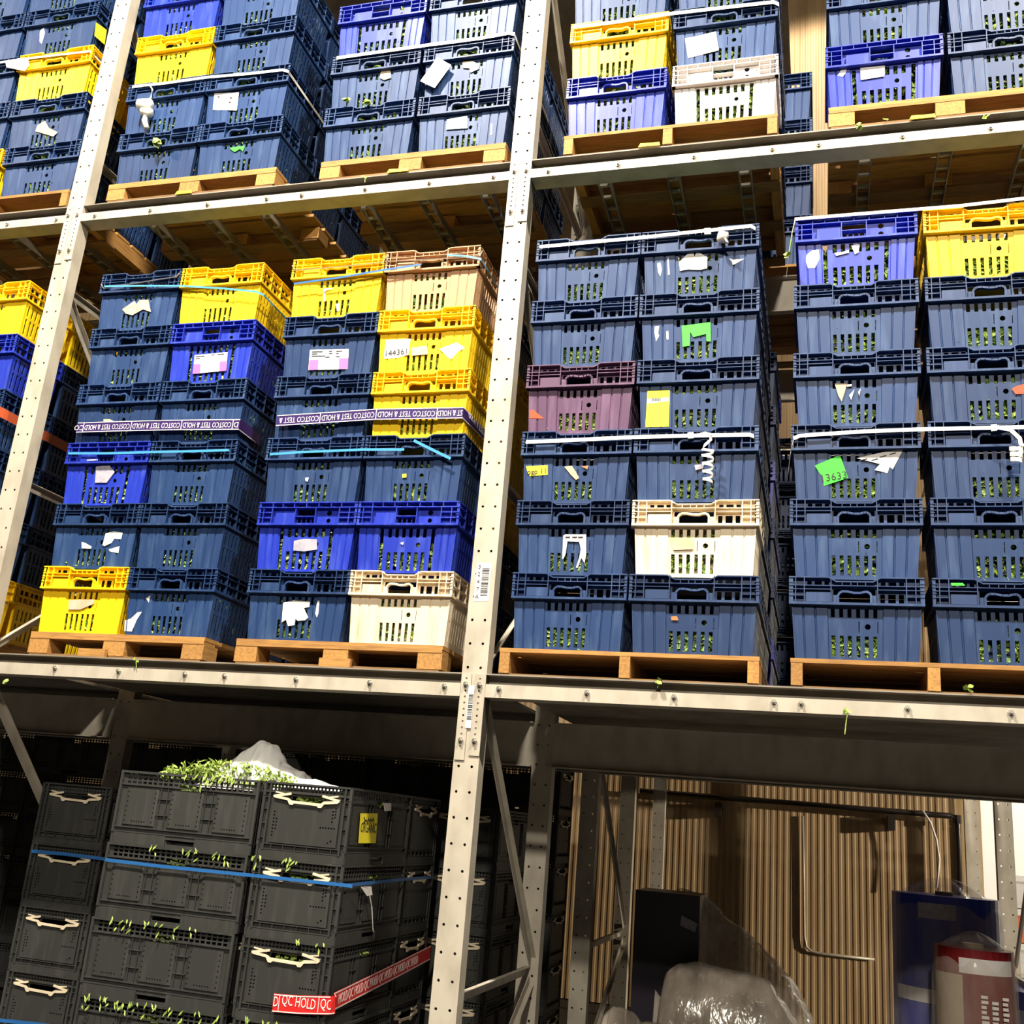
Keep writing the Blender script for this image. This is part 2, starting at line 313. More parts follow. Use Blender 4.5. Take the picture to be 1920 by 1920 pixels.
# flow rails under the upper level
railm = MB(); railm.box(-0.03, -0.026, 0.11, 5.4, 4.585, 4.63); railm.box(0.026, 0.03, 0.11, 5.4, 4.585, 4.63); RAIL = railm.mesh('rail_side', 'steeldark')
rol = MB()
for k in range(52): rol.tube([(-0.025, 0.15+k*0.1, 4.604), (0.025, 0.15+k*0.1, 4.604)], 0.011, 6)
ROLL_ = rol.mesh('rollers', 'steeldark')
UST = {'UA': (-5.11, -4.055), 'UB': (-3.79, -2.75), 'UC': (-2.49, -1.485), 'UD': (-1.19, -0.183), 'UE': (0.04, 1.06)}
nm = {'UA': 'far-left pallet', 'UB': 'first pallet right of the left post', 'UC': 'pallet just left of the centre post', 'UD': 'pallet just right of the centre post', 'UE': 'rightmost pallet'}
for k, (a, b) in UST.items():
    for q, sd in ((0.16, 'left'), (0.5, 'middle'), (0.84, 'right')):
        X = a+(b-a)*q; t = thing('flow_rail', (X, 0.1, 4.6), f'{sd} roller rail under the upper-shelf {nm[k]}', 'rail', 'roller rails of the upper shelf')
        for me, n2 in ((RAIL, 'rail_side'), (ROLL_, 'rollers')):
            o = link(n2, me, t); o.location = (0, -0.1, -4.6)
            if n2 == 'rollers': o['kind'] = 'stuff'

# ------------------------------------------------------------------ vented crates
CW = 0.505; CD = 0.395; CH = 0.33
def yf(z): return 0.038 - 0.012*z/0.22
def hwz(z): return 0.229 + 0.013*min(z, .24)/0.22
def corr(x, edges):
    for a, b in edges:
        if a <= x <= b: return 1
    return 0
def crate_body(kind):
    mb = MB(); T = 0.243
    if kind == 'A':
        sx = [-.087, -.055, -.024, .009, .041, .073]; holes = [(x-.0075, x+.0075, .172, .207) for x in sx] + [(x-.0075, x+.0075, .018, .100) for x in sx]
        holes += [(.010, .0135, .112, .158), (.0815, .0845, .112, .158)]; rounds = [(.045, .137, .0115)]
        ribs = [(-.243+.004, -.205), (-.196, -.158), (-.149, -.108), (.104, .146), (.155, .193), (.202, .239)]
    else:
        sx = [-.088, -.053, -.018, .017, .052, .087]; holes = [(x-.009, x+.009, .166, .207) for x in sx] + [(x-.009, x+.009, .014, .098) for x in sx]
        holes += [(-.138, -.120, .010, .208), (.120, .138, .010, .208)]; rounds = [(.058, .132, .0115)]
        ribs = [(-.24, -.212), (-.204, -.176), (-.168, -.146), (.148, .17), (.178, .206), (.214, .24)]
    xs = [-T, T, 0]; 
    for a, b in ribs: xs += [a-.003, a, b, b+.003]
    xs = [x for x in xs if abs(x) <= T]
    def warp(x, z, k):
        r = any(a-1e-5 <= x <= b+1e-5 for a, b in ribs)
        return (x*hwz(z)/T, yf(z) - (0.0045 if r else 0) + k*0.005, z)
    panel(mb, xs, (0, .06, .12, .224), holes, warp, rounds)
    # sides
    sy = frange(0.05, CD-0.05, 9); sh = [(y-.006, y+.006, .03, .12) for y in sy] + [(y-.006, y+.006, .135, .195) for y in sy]
    for sgn in (-1, 1):
        panel(mb, (0.02, CD-0.02), (0, .224), sh, lambda y, z, k: (sgn*(hwz(z)-k*0.005), y + (0.010*(1-z/.22) if y < .1 else -0.010*(1-z/.22) if y > CD-.1 else 0), z))
    mb.box(-.224, .224, CD-.036, CD-.031, 0, .224); mb.box(-.225, .225, .03, CD-.03, 0, .006)
    return mb
def ztop(x): 
    a = abs(x+.004)
    return .33 if a > .098 else (.313 if a < .068 else .313+.017*(a-.068)/.03)
def crate_collar(kind):
    mb = MB(); HWc = CW/2; yb = 0.023
    def q(x): return (x-900)/3505
    if kind == 'A':
        tp = [(260,320),(360,455),(490,550),(1230,1290),(1330,1430),(1468,1530)]
        holes = [(q(a), q(b), .300, .315) for a, b in tp] + [(q(a), q(b), .231, .266) for a, b in ((1220,1280),(1322,1420),(1460,1525))]
        holes += [(q(608), q(1160), .229, .283)]
        xs = [-HWc+.004, HWc-.004] + [-.102, -.072, .064, .094, -.035, .03]
        panel(mb, xs, (.222, .33), holes, lambda x, z, k: (x, yb+k*.004, z if z < .329 else ztop(x)))
        # rim edge following the dip
        for a, b in ((-HWc, -.102), (-.102, -.072), (-.072, .064), (.064, .094), (.094, HWc)):
            za, zb = ztop(a), ztop(b); mb.add([(a,0,za-.005),(b,0,zb-.005),(b,yb,zb-.005),(a,yb,za-.005),(a,0,za),(b,0,zb),(b,yb,zb),(a,yb,za)], [(0,3,2,1),(4,5,6,7),(0,1,5,4),(1,2,6,5),(2,3,7,6),(3,0,4,7)])
        mb.box(-HWc, HWc, .001, yb, .2925, .2955)
        for a, b in ((-HWc, q(590)), (q(1175), HWc)): mb.box(a, b, .001, yb, .2775, .2805)
        for a, b in ((-HWc, q(215)), (q(1558), HWc)): mb.box(a, b, .001, yb, .2515, .2545)
        for x in (105, 222, 577, 1185, 1555, 1672): mb.box(q(x)-.0018, q(x)+.0018, .0005, yb, .226, .328)
        for x in (725, 838, 925, 1030): mb.box(q(x)-.0015, q(x)+.0015, .0015, yb, .296, .311)
        mb.box(q(245), q(572), .007, yb, .229, .268)
        arch = [(668,452),(668,360),(690,325),(725,305),(790,305),(880,322),(960,322),(1010,308),(1050,305),(1085,325),(1100,360),(1100,452)]
        P = [Vector((q(x), .002, .33-(z-100)/3480)) for x, z in arch]; HANDLE.v.clear(); HANDLE.f.clear()
        for a, b in zip(P, P[1:]):
            d = (b-a).normalized(); n = Vector((-d.z, 0, d.x))*.0042; e = d*.002
            HANDLE.slab([a-e-n, b+e-n, b+e+n, a-e+n], (0, .017, 0))
        mb.box(q(600), q(655), .012, yb+.004, .229, .258); mb.box(q(1112), q(1172), .012, yb+.004, .229, .258)
    else:
        holes = [(-.056, .042, .264, .298)] + [(x, x+.017, .232, .256) for x in (-.053, -.029, -.005, .019)]
        holes += [(a, b, .308, .320) for a, b in ((-.17,-.135),(-.12,-.075),(-.06,-.012),(.005,.05),(.065,.115),(.128,.165))]
        panel(mb, (-HWc+.004, HWc-.004), (.222, .33), holes, lambda x, z, k: (x, yb+k*.004, z), [(.105, .281, .013), (.105, .244, .011)])
        mb.box(-HWc, HWc, 0, yb, .325, .33); mb.box(-HWc, HWc, 0, yb, .301, .305)
        for x in (-.245, -.18, -.128, -.069, -.006, .057, .12, .172, .24): mb.box(x-.0017, x+.0017, .001, yb, .305, .325)
        for x in (-.225, -.18, -.058, .045, .165, .215): mb.box(x-.0018, x+.0018, .001, yb, .226, .301)
        for z in (.278, .252):
            mb.box(-HWc, -.18, .001, yb, z-.0015, z+.0015); mb.box(.165, HWc, .001, yb, z-.0015, z+.0015)
        mb.box(-.16, -.062, .006, yb, .228, .278); mb.box(-.056, .043, .001, yb, .258, .2615)
    mb.box(-HWc, HWc, 0, yb+.006, .217, .2265)
    # side collars
    ys = frange(.03, CD-.05, 8)
    hs = [(y, y+.028, .235, .262) for y in ys[:-1]] + [(y, y+.028, .276, .302) for y in ys[:-1]]
    for sgn in (-1, 1):
        panel(mb, (0.004, CD-.004), (.222, .326), hs, lambda y, z, k: (sgn*(HWc-.012-k*.004), y, z))
        a, b = sorted((sgn*HWc, sgn*(HWc-.016)))
        for z0, z1 in ((.217, .2265), (.267, .270), (.305, .308), (.325, .33)): mb.box(a, b, 0.001, CD, z0, z1)
        for y in (.004, .10, .2, .3, CD-.006): mb.box(a, b, y, y+.003, .226, .326)
    mb.box(-HWc, HWc, CD-.016, CD-.011, .217, .328)
    return mb
BODY = {}; COLLAR = {}; HAND = {}; HANDLE = MB()
def crate_mesh(kind, color):
    k = kind+color
    if k not in BODY: BODY[k] = crate_body(kind).mesh('crate_body', color); COLLAR[k] = crate_collar(kind).mesh('crate_collar', color); HAND[k] = HANDLE.mesh('handle', color) if kind == 'A' else None
    return BODY[k], COLLAR[k]
CRATES = {}
CN = {'navy': 'navy blue', 'royal': 'royal blue', 'yellow': 'yellow', 'cream': 'cream white', 'paleg': 'pale grey', 'tanb': 'tan brown', 'plum': 'dark purple'}
def crate(key, kind, color, x0, x1, Y, z, sz, label, group):
    b, c = crate_mesh(kind, color)
    t = thing('vented_crate', ((x0+x1)/2, Y, z), label, 'crate', group); sx = (x1-x0)/CW
    link('crate_body', b, t, (0,0,0), (sx, 1, sz)); co = link('crate_collar', c, t, (0,0,0), (sx, 1, sz))
    if kind == 'A': link('handle', HAND[kind+color], co)
    CRATES[key] = t; return t
ORD = ['bottom', 'second', 'third', 'fourth', 'fifth', 'sixth', 'seventh']
PD = {'A': 'lower pallet left of left post', 'B': 'lower pallet right of left post', 'C': 'lower pallet left of centre post', 'D': 'lower pallet right of centre post', 'E': 'lower rightmost pallet',
      'UA': 'upper pallet left of left post', 'UB': 'upper pallet right of left post', 'UC': 'upper pallet left of centre post', 'UD': 'upper pallet right of centre post', 'UE': 'upper rightmost pallet'}
LZ, LP = 2.222, 0.3262; UZ, UPI = 4.728, 0.332
n_, r_, y_, c_, g_, t_, p_ = ('A','navy'), ('B','royal'), ('A','yellow'), ('A','cream'), ('B','paleg'), ('A','tanb'), ('A','plum'); ra = ('A','royal')
STACKS = {  # left x range, right x range, lean per row, base z, pitch, Y, rows bottom->top
 'A': ((-5.23,-4.722), (-4.70,-4.195), -.003, LZ, LP, .03, [(None,y_),(None,n_),(None,n_),(None,n_),(None,ra),(None,y_)]),
 'B': ((-3.706,-3.213), (-3.207,-2.722), -.006, LZ, LP, .03, [(y_,n_),(n_,n_),(r_,n_),(n_,n_),(n_,r_),(n_,y_)]),
 'C': ((-2.553,-2.045), (-2.037,-1.543), -.007, LZ, LP, .03, [(n_,c_),(r_,r_),(n_,n_),(n_,y_),(n_,y_),(y_,t_)]),
 'D': ((-1.276,-.777), (-.769,-.240), -.004, LZ, LP, .03, [(n_,n_),(n_,c_),(n_,n_),(p_,n_),(n_,n_),(n_,n_)]),
 'E': ((-.121,.386), (.412,.917), .003, LZ, LP, .03, [(n_,n_),(n_,n_),(n_,n_),(n_,n_),(n_,n_),(r_,y_)]),
 'UA': ((-5.13,-4.60), (-4.585,-4.058), -.034, UZ, UPI, 0.0, [(y_,n_),(n_,n_),(n_,y_),(n_,n_),(n_,n_)]),
 'UB': ((-3.80,-3.286), (-3.276,-2.765), -.011, UZ, UPI, 0.0, [(n_,n_),(n_,n_),(y_,n_),(ra,n_)]),
 'UC': ((-2.516,-2.003), (-1.986,-1.493), -.004, UZ, UPI, 0.0, [(n_,n_),(n_,n_),(r_,n_)]),
 'UD': ((-1.20,-.706), (-.676,-.182), -.004, UZ, UPI, 0.0, [(ra,g_),(y_,n_),(n_,n_)]),
 'UE': ((.029,.535), (.551,1.057), .003, UZ, UPI, 0.0, [(r_,n_),(n_,n_)])}
rng = random.Random(3)
DEEP = ['front', 'second', 'third']
for s, (xl, xr, lean, z0, pit, Y0, rows) in STACKS.items():
    sz = pit/0.3262*1.0
    for r, (L, R) in enumerate(rows):
        for cname, kc, xx in (('left', L, xl), ('right', R, xr)):
            if not kc: continue
            j = rng.uniform(-.003, .003); yy = Y0 + rng.uniform(0, .006)
            crate((s, cname, r, 0), kc[0], kc[1], xx[0]+lean*r+j, xx[1]+lean*r+j, yy, z0+pit*r, sz, f'{CN[kc[1]]} crate, {cname} column, {ORD[r]} row, {PD[s]}', f'crates on the {PD[s]}')
            if cname == 'right' and s not in ('E', 'UE'):
                for d in (1, 2):
                    col = kc[1] if kc[1] in ('navy', 'yellow') else 'navy'
                    if s == 'C' and r == 2: col = 'yellow'
                    crate((s, cname, r, d), 'A', col, xx[0]+lean*r, xx[1]+lean*r, Y0+.008+d*.398, z0+pit*r, sz, f'{CN[col]} crate, {DEEP[d]} in depth, right column, {ORD[r]} row, {PD[s]}', f'crates behind the front ones, {PD[s]}')
# pallets behind, seen through the gap between the two right-hand pallets
for s, xr, z0, pit, n in (('D', (-.74,-.235), LZ, LP, 6), ('UD', (at(1523,150,1.36).x-.505, at(1523,150,1.36).x), UZ, UPI, 4)):
    for r in range(n):
        for d in (0, 1):
            crate((s+'2', 'right', r, d), 'A', 'royal' if (s == 'D' and (r+d) % 3 == 0) else 'navy', xr[0], xr[1], 1.36+d*.4, z0+pit*r, 1.0, f'{"royal" if (s == "D" and (r+d) % 3 == 0) else "navy"} crate, {ORD[r]} row, {"near" if d == 0 else "far"} one, pallet behind {PD[s]}', f'crates on the rear pallet, {PD[s]}')

for r in range(6):
    crate(('E3', 'left', r, 0), 'A', 'navy', -.47, .04, 2.66, LZ+LP*r, 1.0, f'navy crate in the dark, {ORD[r]} row, third pallet back between the right stacks', 'crates far back between the right-hand stacks')
    crate(('E3', 'right', r, 0), 'A', 'navy', -.99, -.48, 2.66, LZ+LP*r, 1.0, f'navy crate in the dark, {ORD[r]} row, third pallet back behind centre right stack', 'crates far back between the right-hand stacks')
# ------------------------------------------------------------------ pallets
def pallet(s, x0, x1, Y, z, h, block, label, depth=1.18):
    t = thing('wooden_pallet', ((x0+x1)/2, Y, z), label, 'pallet', 'wooden pallets on the rack'); w = x1-x0
    th = 0.017; nb = 8; bw = depth/nb
    for k in range(nb):
        MB().box(-w/2, w/2, k*bw+.003, k*bw+bw*.86, h-th, h).obj('deck_board', 'wood', t)
    if block:
        MB().box(-w/2+.002, w/2-.002, .002, .10, h-th*1.9, h-th-.0005).obj('lead_board', 'wood', t)
        for i, f in enumerate((0, .5, 1)):
            bwid = 0.112 if i != 1 else 0.12; xc = -w/2+bwid/2+(w-bwid)*f
            for yy in (0.004, depth/2-.06, depth-.13): MB().box(xc-bwid/2, xc+bwid/2, yy, yy+.12, .012, h-th*1.9-.0005).obj('block', 'woody', t)
        for yy in (0.0, depth/2-.06, depth-.12): MB().box(-w/2+.01, w/2-.01, yy+.006, yy+.10, 0, .0115).obj('bottom_board', 'wood_shade', t)
    else:
        for f in (0, .5, 1):
            xc = -w/2+.024+(w-.048)*f
            MB().box(xc-.022, xc+.022, .004, depth, .010, h-th-.0005).obj('stringer', 'woody', t)
        for yy in (0.002, depth*.3, depth*.6, depth-.11): MB().box(-w/2+.002, w/2-.002, yy+.012, yy+.10, 0, .0095).obj('bottom_board', 'wood_shade', t)
    return t
PS = {'A': (-5.25,-4.185,0), 'B': (-3.69,-2.725,1), 'C': (-2.56,-1.558,1), 'D': (-1.303,-.232,0), 'E': (-.115,.93,0)}
for s, (a, b, bl) in PS.items(): pallet(s, a, b, .022, 2.1065, .1150, bl, {'A':'wooden pallet under the crates left of the left post, lower shelf','B':'wooden block pallet, lower shelf, first right of the left post','C':'wooden block pallet, lower shelf, just left of the centre post','D':'wooden stringer pallet, lower shelf, just right of the centre post','E':'wooden stringer pallet at the right end of the lower shelf'}[s])
for s, (a, b) in UST.items(): pallet(s, a, b, -.006, 4.631 if False else 4.6145, .113, s not in ('UD', 'UA'), {'UA':'wooden pallet on the upper shelf, left of the left post','UB':'wooden block pallet, upper shelf, first right of the left post','UC':'wooden block pallet, upper shelf, just left of the centre post','UD':'wooden stringer pallet, upper shelf, just right of the centre post','UE':'wooden block pallet at the right end of the upper shelf'}[s])
pallet('D2', -1.23, -.22, 1.34, 2.106, .115, 0, 'wooden pallet on the lower shelf behind the one right of the centre post'); pallet('UD2', at(1523,150,1.36).x-1.01, at(1523,150,1.36).x, 1.34, 4.6145, .113, 0, 'wooden pallet on the upper shelf behind the one right of the centre post')
pallet('E3', -1.0, .05, 2.64, 2.106, .115, 0, 'wooden pallet far back on the lower shelf between the right stacks'); pallet('UE2', .04, 1.06, 1.34, 4.6145, .113, 1, 'wooden pallet on the upper shelf behind the rightmost one')
for k, (x, y, lab, s) in enumerate(((173,1230,'small wooden offcut against the pallet right of the left post','B'), (629,1243,'small wooden offcut against the pallet left of the centre post','C'))):
    p = at(x, y, 0.01); tag(MB().box(p.x-.075, p.x+.075, -.002, .018, 2.1065, 2.145).obj('wood_offcut', 'wood'), lab, 'wood scrap', 'wooden offcuts')
for x, y, Y, lab in ((1730,231,-.003,'yellow scrap lying by the middle block of the upper rightmost pallet'), (1217,274,-.003,'yellow scrap under the middle of the upper pallet right of centre post'), (745,325,-.004,'yellow scrap under the upper pallet left of the centre post'), (344,361,-.004,'yellow scrap under the upper pallet right of the left post')):
    p = at(x, y, -.01); w = random.uniform(.05, .065)
    tag(MB().slab([(p.x-w,-.012,4.6148),(p.x-w*.3,-.014,4.6148),(p.x+w,-.012,4.6148),(p.x+w*.9,-.011,4.634),(p.x+.01,-.013,4.631),(p.x-w*.8,-.011,4.636)], (0, .004, 0)).obj('yellow_scrap', 'noteyel'), lab, 'scrap', 'yellow scraps on the upper beam')

# ------------------------------------------------------------------ greens
def leaf(mb, c, L, w, d, n):
    d = d.normalized(); s = d.cross(n); s = s.normalized() if s.length > 1e-4 else Vector((1,0,0)); n = s.cross(d)
    a = c-d*L/2; m1 = c-d*L*.12; b = c+d*L/2+n*L*.12
    mb.add([a, m1+s*w/2+n*.1*w, c+d*L*.2+s*w*.42+n*.15*L, b, c+d*L*.2-s*w*.42+n*.15*L, m1-s*w/2+n*.1*w], [(0,1,2,3),(0,3,4,5)])
def rv(r=random): return Vector((r.uniform(-1,1), r.uniform(-1,1), r.uniform(-1,1)))
GN = {'A':'on the lower pallet left of left post','B':'on the lower pallet right of left post','C':'on the lower pallet left of centre post','D':'on the lower pallet right of centre post','E':'on the lower rightmost pallet',
      'UA':'on the upper pallet left of left post','UB':'on the upper pallet right of left post','UC':'on the upper pallet left of centre post','UD':'on the upper pallet right of centre post','UE':'on the upper rightmost pallet'}
for s, (xl, xr, lean, z0, pit, Y0, rows) in STACKS.items():
    mb = MB(); R = random.Random(hash(len(s))+ord(s[-1])); up = s[0] == 'U'
    for (k, cn, r, d), t in CRATES.items():
        if k != s: continue
        X, Y, Z = t.location; top = .27 if up else R.choice((.10, .13, .17, .20, .205)) if s in 'DE' else R.choice((.14, .2, .205, .205))
        if d == 0:
            for _ in range(330 if not up else 400):
                c = Vector((X+R.uniform(-.15,.15), Y+R.uniform(.046,.07), Z+R.uniform(.012, top))); leaf(mb, c, R.uniform(.02,.042), R.uniform(.012,.024), rv(R), Vector((0,-1,.5))+rv(R)*.6)
            if up:
                for _ in range(26): leaf(mb, Vector((X+R.uniform(-.18,.2), Y+R.uniform(.03,.05), Z+R.uniform(.228,.30))), R.uniform(.025,.05), R.uniform(.016,.03), rv(R), Vector((0,-1,.4))+rv(R)*.6)
        if r == len(rows)-1:
            for _ in range(420): leaf(mb, Vector((X+R.uniform(-.20,.20), Y+R.uniform(.06,CD-.06), Z+R.uniform(.165,.205))), R.uniform(.04,.07), R.uniform(.025,.045), rv(R), Vector((0,0,1))+rv(R)*.5)
        if cn == 'right':
            for _ in range(110): leaf(mb, Vector((X+R.uniform(.205,.222)-.012, Y+R.uniform(.045,CD-.045), Z+R.uniform(.02, min(top, .21)))), R.uniform(.02,.042), R.uniform(.012,.024), rv(R), Vector((1,-.2,.5))+rv(R)*.6)
    tag(mb.obj('leafy_greens', 'leaf'), f'green leaves filling the crates {GN[s]}', 'greens', 'leafy greens inside the vented crates', 'stuff')
def sprig(pts, lab, n=4, sz=.03, stem=True, m='leafy', Y=-.012):
    mb = MB(); P = [at(x, y, Y) for x, y in pts]; R = random.Random(int(pts[0][0]))
    if stem and len(P) > 1: mb.tube(P, .0022, 5)
    for k in range(n): leaf(mb, P[0]+rv(R)*.010-Vector((0,.004,0)), sz*R.uniform(.7,1.1), sz*.6, Vector((R.uniform(-1,1), -.2, R.uniform(-.6,.6))), Vector((0,-1,.5))+rv(R)*.4)
    tag(mb.obj('loose_leaf', m), lab, 'leaf', 'loose leaves on the rack')
sprig([(1236,1277),(1233,1290)], 'green leaf hanging on the lower beam under the pallet right of centre post', 4, .034)
sprig([(1590,1334),(1587,1350),(1584,1377)], 'green sprig with a long pale stem hanging from the lower beam at right', 3, .026)
sprig([(255,1237),(256,1252)], 'thin green sprig hanging on the lower beam right of the left post', 3, .02)
sprig([(1815,1290)], 'green leaf lying beside the stringer of the lower rightmost pallet', 4, .03, False, Y=-.004)
sprig([(12,1278)], 'pale green leaf under the lower beam at the left edge of the picture', 3, .035, False)
sprig([(1609,240)], 'pale leaf cluster on the upper beam under the rightmost pallet', 5, .034, False)
sprig([(1660,228)], 'small pale leaf on the upper beam near the rightmost pallet', 3, .024, False)
sprig([(295,270)], 'leaf bunch hanging from the handle of a crate above the left post', 6, .06, False, Y=-.014)
sprig([(685,330),(684,342)], 'thin leaf drooping over the upper beam left of centre post', 2, .03)
sprig([(1127,145)], 'pale leaf caught on the rim of the blue crate beside centre post', 2, .06, False, Y=-.012)
sprig([(1478,480),(1485,440)], 'green leaf hanging on the strap beside the royal blue crate', 3, .035)
sprig([(1850,218)], 'pale leaf on the upper beam at the right edge of the picture', 3, .03, False)
sprig([(690,192)], 'cluster of green leaves over a crate rim, upper shelf left of centre', 9, .05, False, Y=-.006)
sprig([(650,190)], 'leaves poking over the rim of the second-row upper crate', 5, .045, False, Y=-.006)

# ------------------------------------------------------------------ labels stuck on crates
LASTLAB = {}
def decal(key, pts, m, name='label', lift=0.0062, th=0.0006, label=None, pl=None):
    t = CRATES[key]; P = []
    for x, y in pts:
        p = at(x, y, t.location.y+.022)
        for _ in range(2):
            yy = t.location.y + (yf(max(0, min(.22, p.z-t.location.z))) if pl is None else pl) - lift; p = at(x, y, yy)
        P.append(p)
    if name in ('print', 'barcode_bar', 'label_band', 'label_block') and key in LASTLAB: MB().slab(P, (0, th, 0)).obj(name, m, LASTLAB[key]); return P
    o = wpart(MB().slab(P, (0, th, 0)), name, m, t)
    if name in ('label', 'note'): LASTLAB[key] = o
    if label: o['label'] = label
    return P
def write(key, body, size, x, y, m='ink', rot=0.0, name='handwriting', lift=0.0075, shear=0.0, align='CENTER', pl=None):
    t = CRATES[key]; me = textmesh(body, size, m, align); yy = t.location.y + (yf(.11) if pl is None else pl) - lift
    p = at(x, y, yy); p = at(x, y, t.location.y + (yf(max(0, min(.22, p.z-t.location.z))) if pl is None else pl) - lift)
    o = link(name, me, LASTLAB[key]); o.location = p; o.rotation_euler = (math.pi/2, rot, 0); return o
D = decal
# lower D
D(('D','right',4,0), [(1278,611),(1332,604),(1333,640),(1325,640),(1324,626),(1300,632),(1294,622),(1293,648),(1280,650)], 'green', label='torn bright green label')
D(('D','right',3,0), [(1214,733),(1256,731),(1254,800),(1210,801)], 'noteyel', label='yellow label sheet with barcode')
D(('D','right',3,0), [(1213,748),(1254,745),(1254,752),(1213,757)], 'paper', 'label_band', .007)
for k in range(6): D(('D','right',3,0), [(1222+k*3,746.5),(1223.6+k*3,746.4),(1223.4+k*3,752),(1221.8+k*3,752.2)], 'ink', 'barcode_bar', .0078)
D(('D','left',3,0), [(992,770),(1000,768),(1010,777),(1020,785),(993,784)], 'redtag', label='orange red tag')
D(('D','left',2,0), [(986,874),(1027,872),(1027,890),(994,893),(990,888)], 'noteyel', 'note', label='small yellow handwritten note')
write(('D','left',2,0), 'ogp 11', .034, 1007, 884, rot=-.06)
D(('D','left',2,0), [(1058,875),(1072,873),(1080,885),(1086,896),(1080,900),(1070,890)], 'papertan'); D(('D','left',2,0), [(1090,874),(1103,873),(1101,880)], 'orange', 'scrap')
D(('D','right',2,0), [(1302,872),(1320,870),(1318,878),(1304,882)], 'papergrey', 'scrap')
lab = [(1056,1004),(1060,1002),(1099,1002),(1099,1040),(1096,1056),(1090,1046),(1083,1065),(1080,1064),(1086,1045),(1089,1030),(1086,1016),(1064,1015),(1060,1040),(1056,1048),(1054,1048)]
D(('D','left',1,0), lab, 'paper', label='white label torn into a frame')
for x in (1060, 1073, 1084): D(('D','left',1,0), [(x,1006),(x+9,1006),(x+9,1009),(x,1009)], 'ink', 'print', .0072)
D(('D','right',1,0), [(1255,1009),(1300,1008),(1300,1030),(1262,1031)], 'papertan', label='peeling tan label')
D(('D','right',0,0), [(1258,1156),(1269,1155),(1272,1163),(1259,1163)], 'orange', 'scrap'); 
D(('D','right',5,0), [(1273,492),(1290,475),(1292,472),(1300,472),(1302,482),(1306,472),(1312,474),(1326,482),(1326,503),(1312,506),(1290,505),(1275,508)], 'paper', label='torn white label')
D(('D','right',5,0), [(1288,482),(1298,480),(1300,490),(1290,492)], 'papertan', 'scrap', .0070)
D(('D','right',5,0), [(1232,494),(1238,492),(1241,505),(1238,518),(1234,510)], 'paper', 'scrap'); D(('D','right',5,0), [(1251,482),(1254,482),(1256,515),(1252,516)], 'papergrey', 'scrap')
D(('D','right',5,0), [(1366,484),(1374,487),(1396,485),(1384,492),(1374,497),(1372,490)], 'paper', 'scrap')
D(('D','right',4,0), [(1228,612),(1236,611),(1234,625),(1236,630),(1230,640),(1227,622)], 'paper', 'scrap'); D(('D','right',4,0), [(1249,622),(1253,620),(1254,636),(1250,637)], 'paper', 'scrap')
# lower E
D(('E','left',2,0), [(1528,873),(1570,855),(1576,856),(1590,896),(1545,911),(1542,893),(1536,886)], 'green', label='bright green note with number')
write(('E','left',2,0), '13633', .044, 1563, 894, rot=-.16)
D(('E','left',2,0), [(1606,859),(1664,846),(1694,842),(1678,872),(1674,880),(1668,875),(1664,887),(1640,881),(1650,870)], 'paper', label='torn white paper label')
for q in ((1614,862),(1634,862),(1650,856),(1668,851)): D(('E','left',2,0), [(q[0],q[1]),(q[0]+12,q[1]-3),(q[0]+12,q[1]-1),(q[0],q[1]+2)], 'ink', 'print', .0072)
D(('E','left',3,0), [(1565,719),(1588,719),(1584,735),(1578,753),(1572,742)], 'papertan', label='torn pale label scrap'); D(('E','left',3,0), [(1592,741),(1602,730),(1596,750)], 'paper', 'scrap'); D(('E','left',3,0), [(1609,735),(1614,728),(1611,742)], 'paper', 'scrap'); D(('E','left',3,0), [(1588,721),(1597,720),(1597,724),(1588,725)], 'paper', 'scrap')
D(('E','left',5,0), [(1512,478),(1522,470),(1535,468),(1537,485),(1528,502),(1515,503),(1511,490)], 'paper', label='torn white label remains'); D(('E','left',5,0), [(1596,460),(1612,457),(1610,473),(1603,477)], 'paper', 'scrap'); D(('E','left',5,0), [(1564,474),(1580,472),(1592,468),(1592,474),(1568,480)], 'papergrey', 'scrap')
D(('E','right',3,0), [(1897,729),(1905,724),(1924,719),(1924,738),(1904,739)], 'redtag', label='red tag with pale print')
D(('E','right',0,0), [(1783,1093),(1805,1093),(1810,1098),(1784,1098)], 'green', 'scrap', .004, pl=.0)
# lower C
D(('C','left',4,0), [(581,656),(654,654),(652,692),(578,694)], 'paper', label='white shipping label with magenta blocks')
D(('C','left',4,0), [(580,675),(597,674),(596,693),(578.5,694)], 'pink', 'label_block', .0071); D(('C','left',4,0), [(636,672),(653,671),(652,691),(635,692)], 'pink', 'label_block', .0071)
for x0, y0, w in ((585,659,20),(585,663,10),(617,658,6),(617,662,6),(630,658,12),(630,662,5),(584,667,26),(610,669,8),(630,668,7)): D(('C','left',4,0), [(x0,y0),(x0+w,y0-.5),(x0+w,y0+1.2),(x0,y0+1.7)], 'ink', 'print', .0072)
for k in range(11): D(('C','left',4,0), [(601+k*3,675),(602.2+k*3,675),(602+k*3,680),(600.8+k*3,680)], 'papergrey', 'barcode_bar', .0072)
D(('C','right',4,0), [(724,637),(770,635),(766,665),(744,671),(721,673),(720,665)], 'paper', label='white handwritten label'); write(('C','right',4,0), '144361', .042, 743, 661, rot=-.08)
D(('C','right',4,0), [(824,654),(840,648),(856,642),(872,652),(858,660),(846,674),(838,668)], 'paper', 'label', label='tilted torn white label'); D(('C','right',4,0), [(770,652),(800,648),(803,664),(772,667)], 'papertan', 'scrap')
D(('C','left',5,0), [(606,541),(626,540),(610,545),(610,565),(606,566)], 'paper', 'scrap'); D(('C','left',5,0), [(629,570),(637,568),(636,582),(632,584)], 'paper', 'scrap')
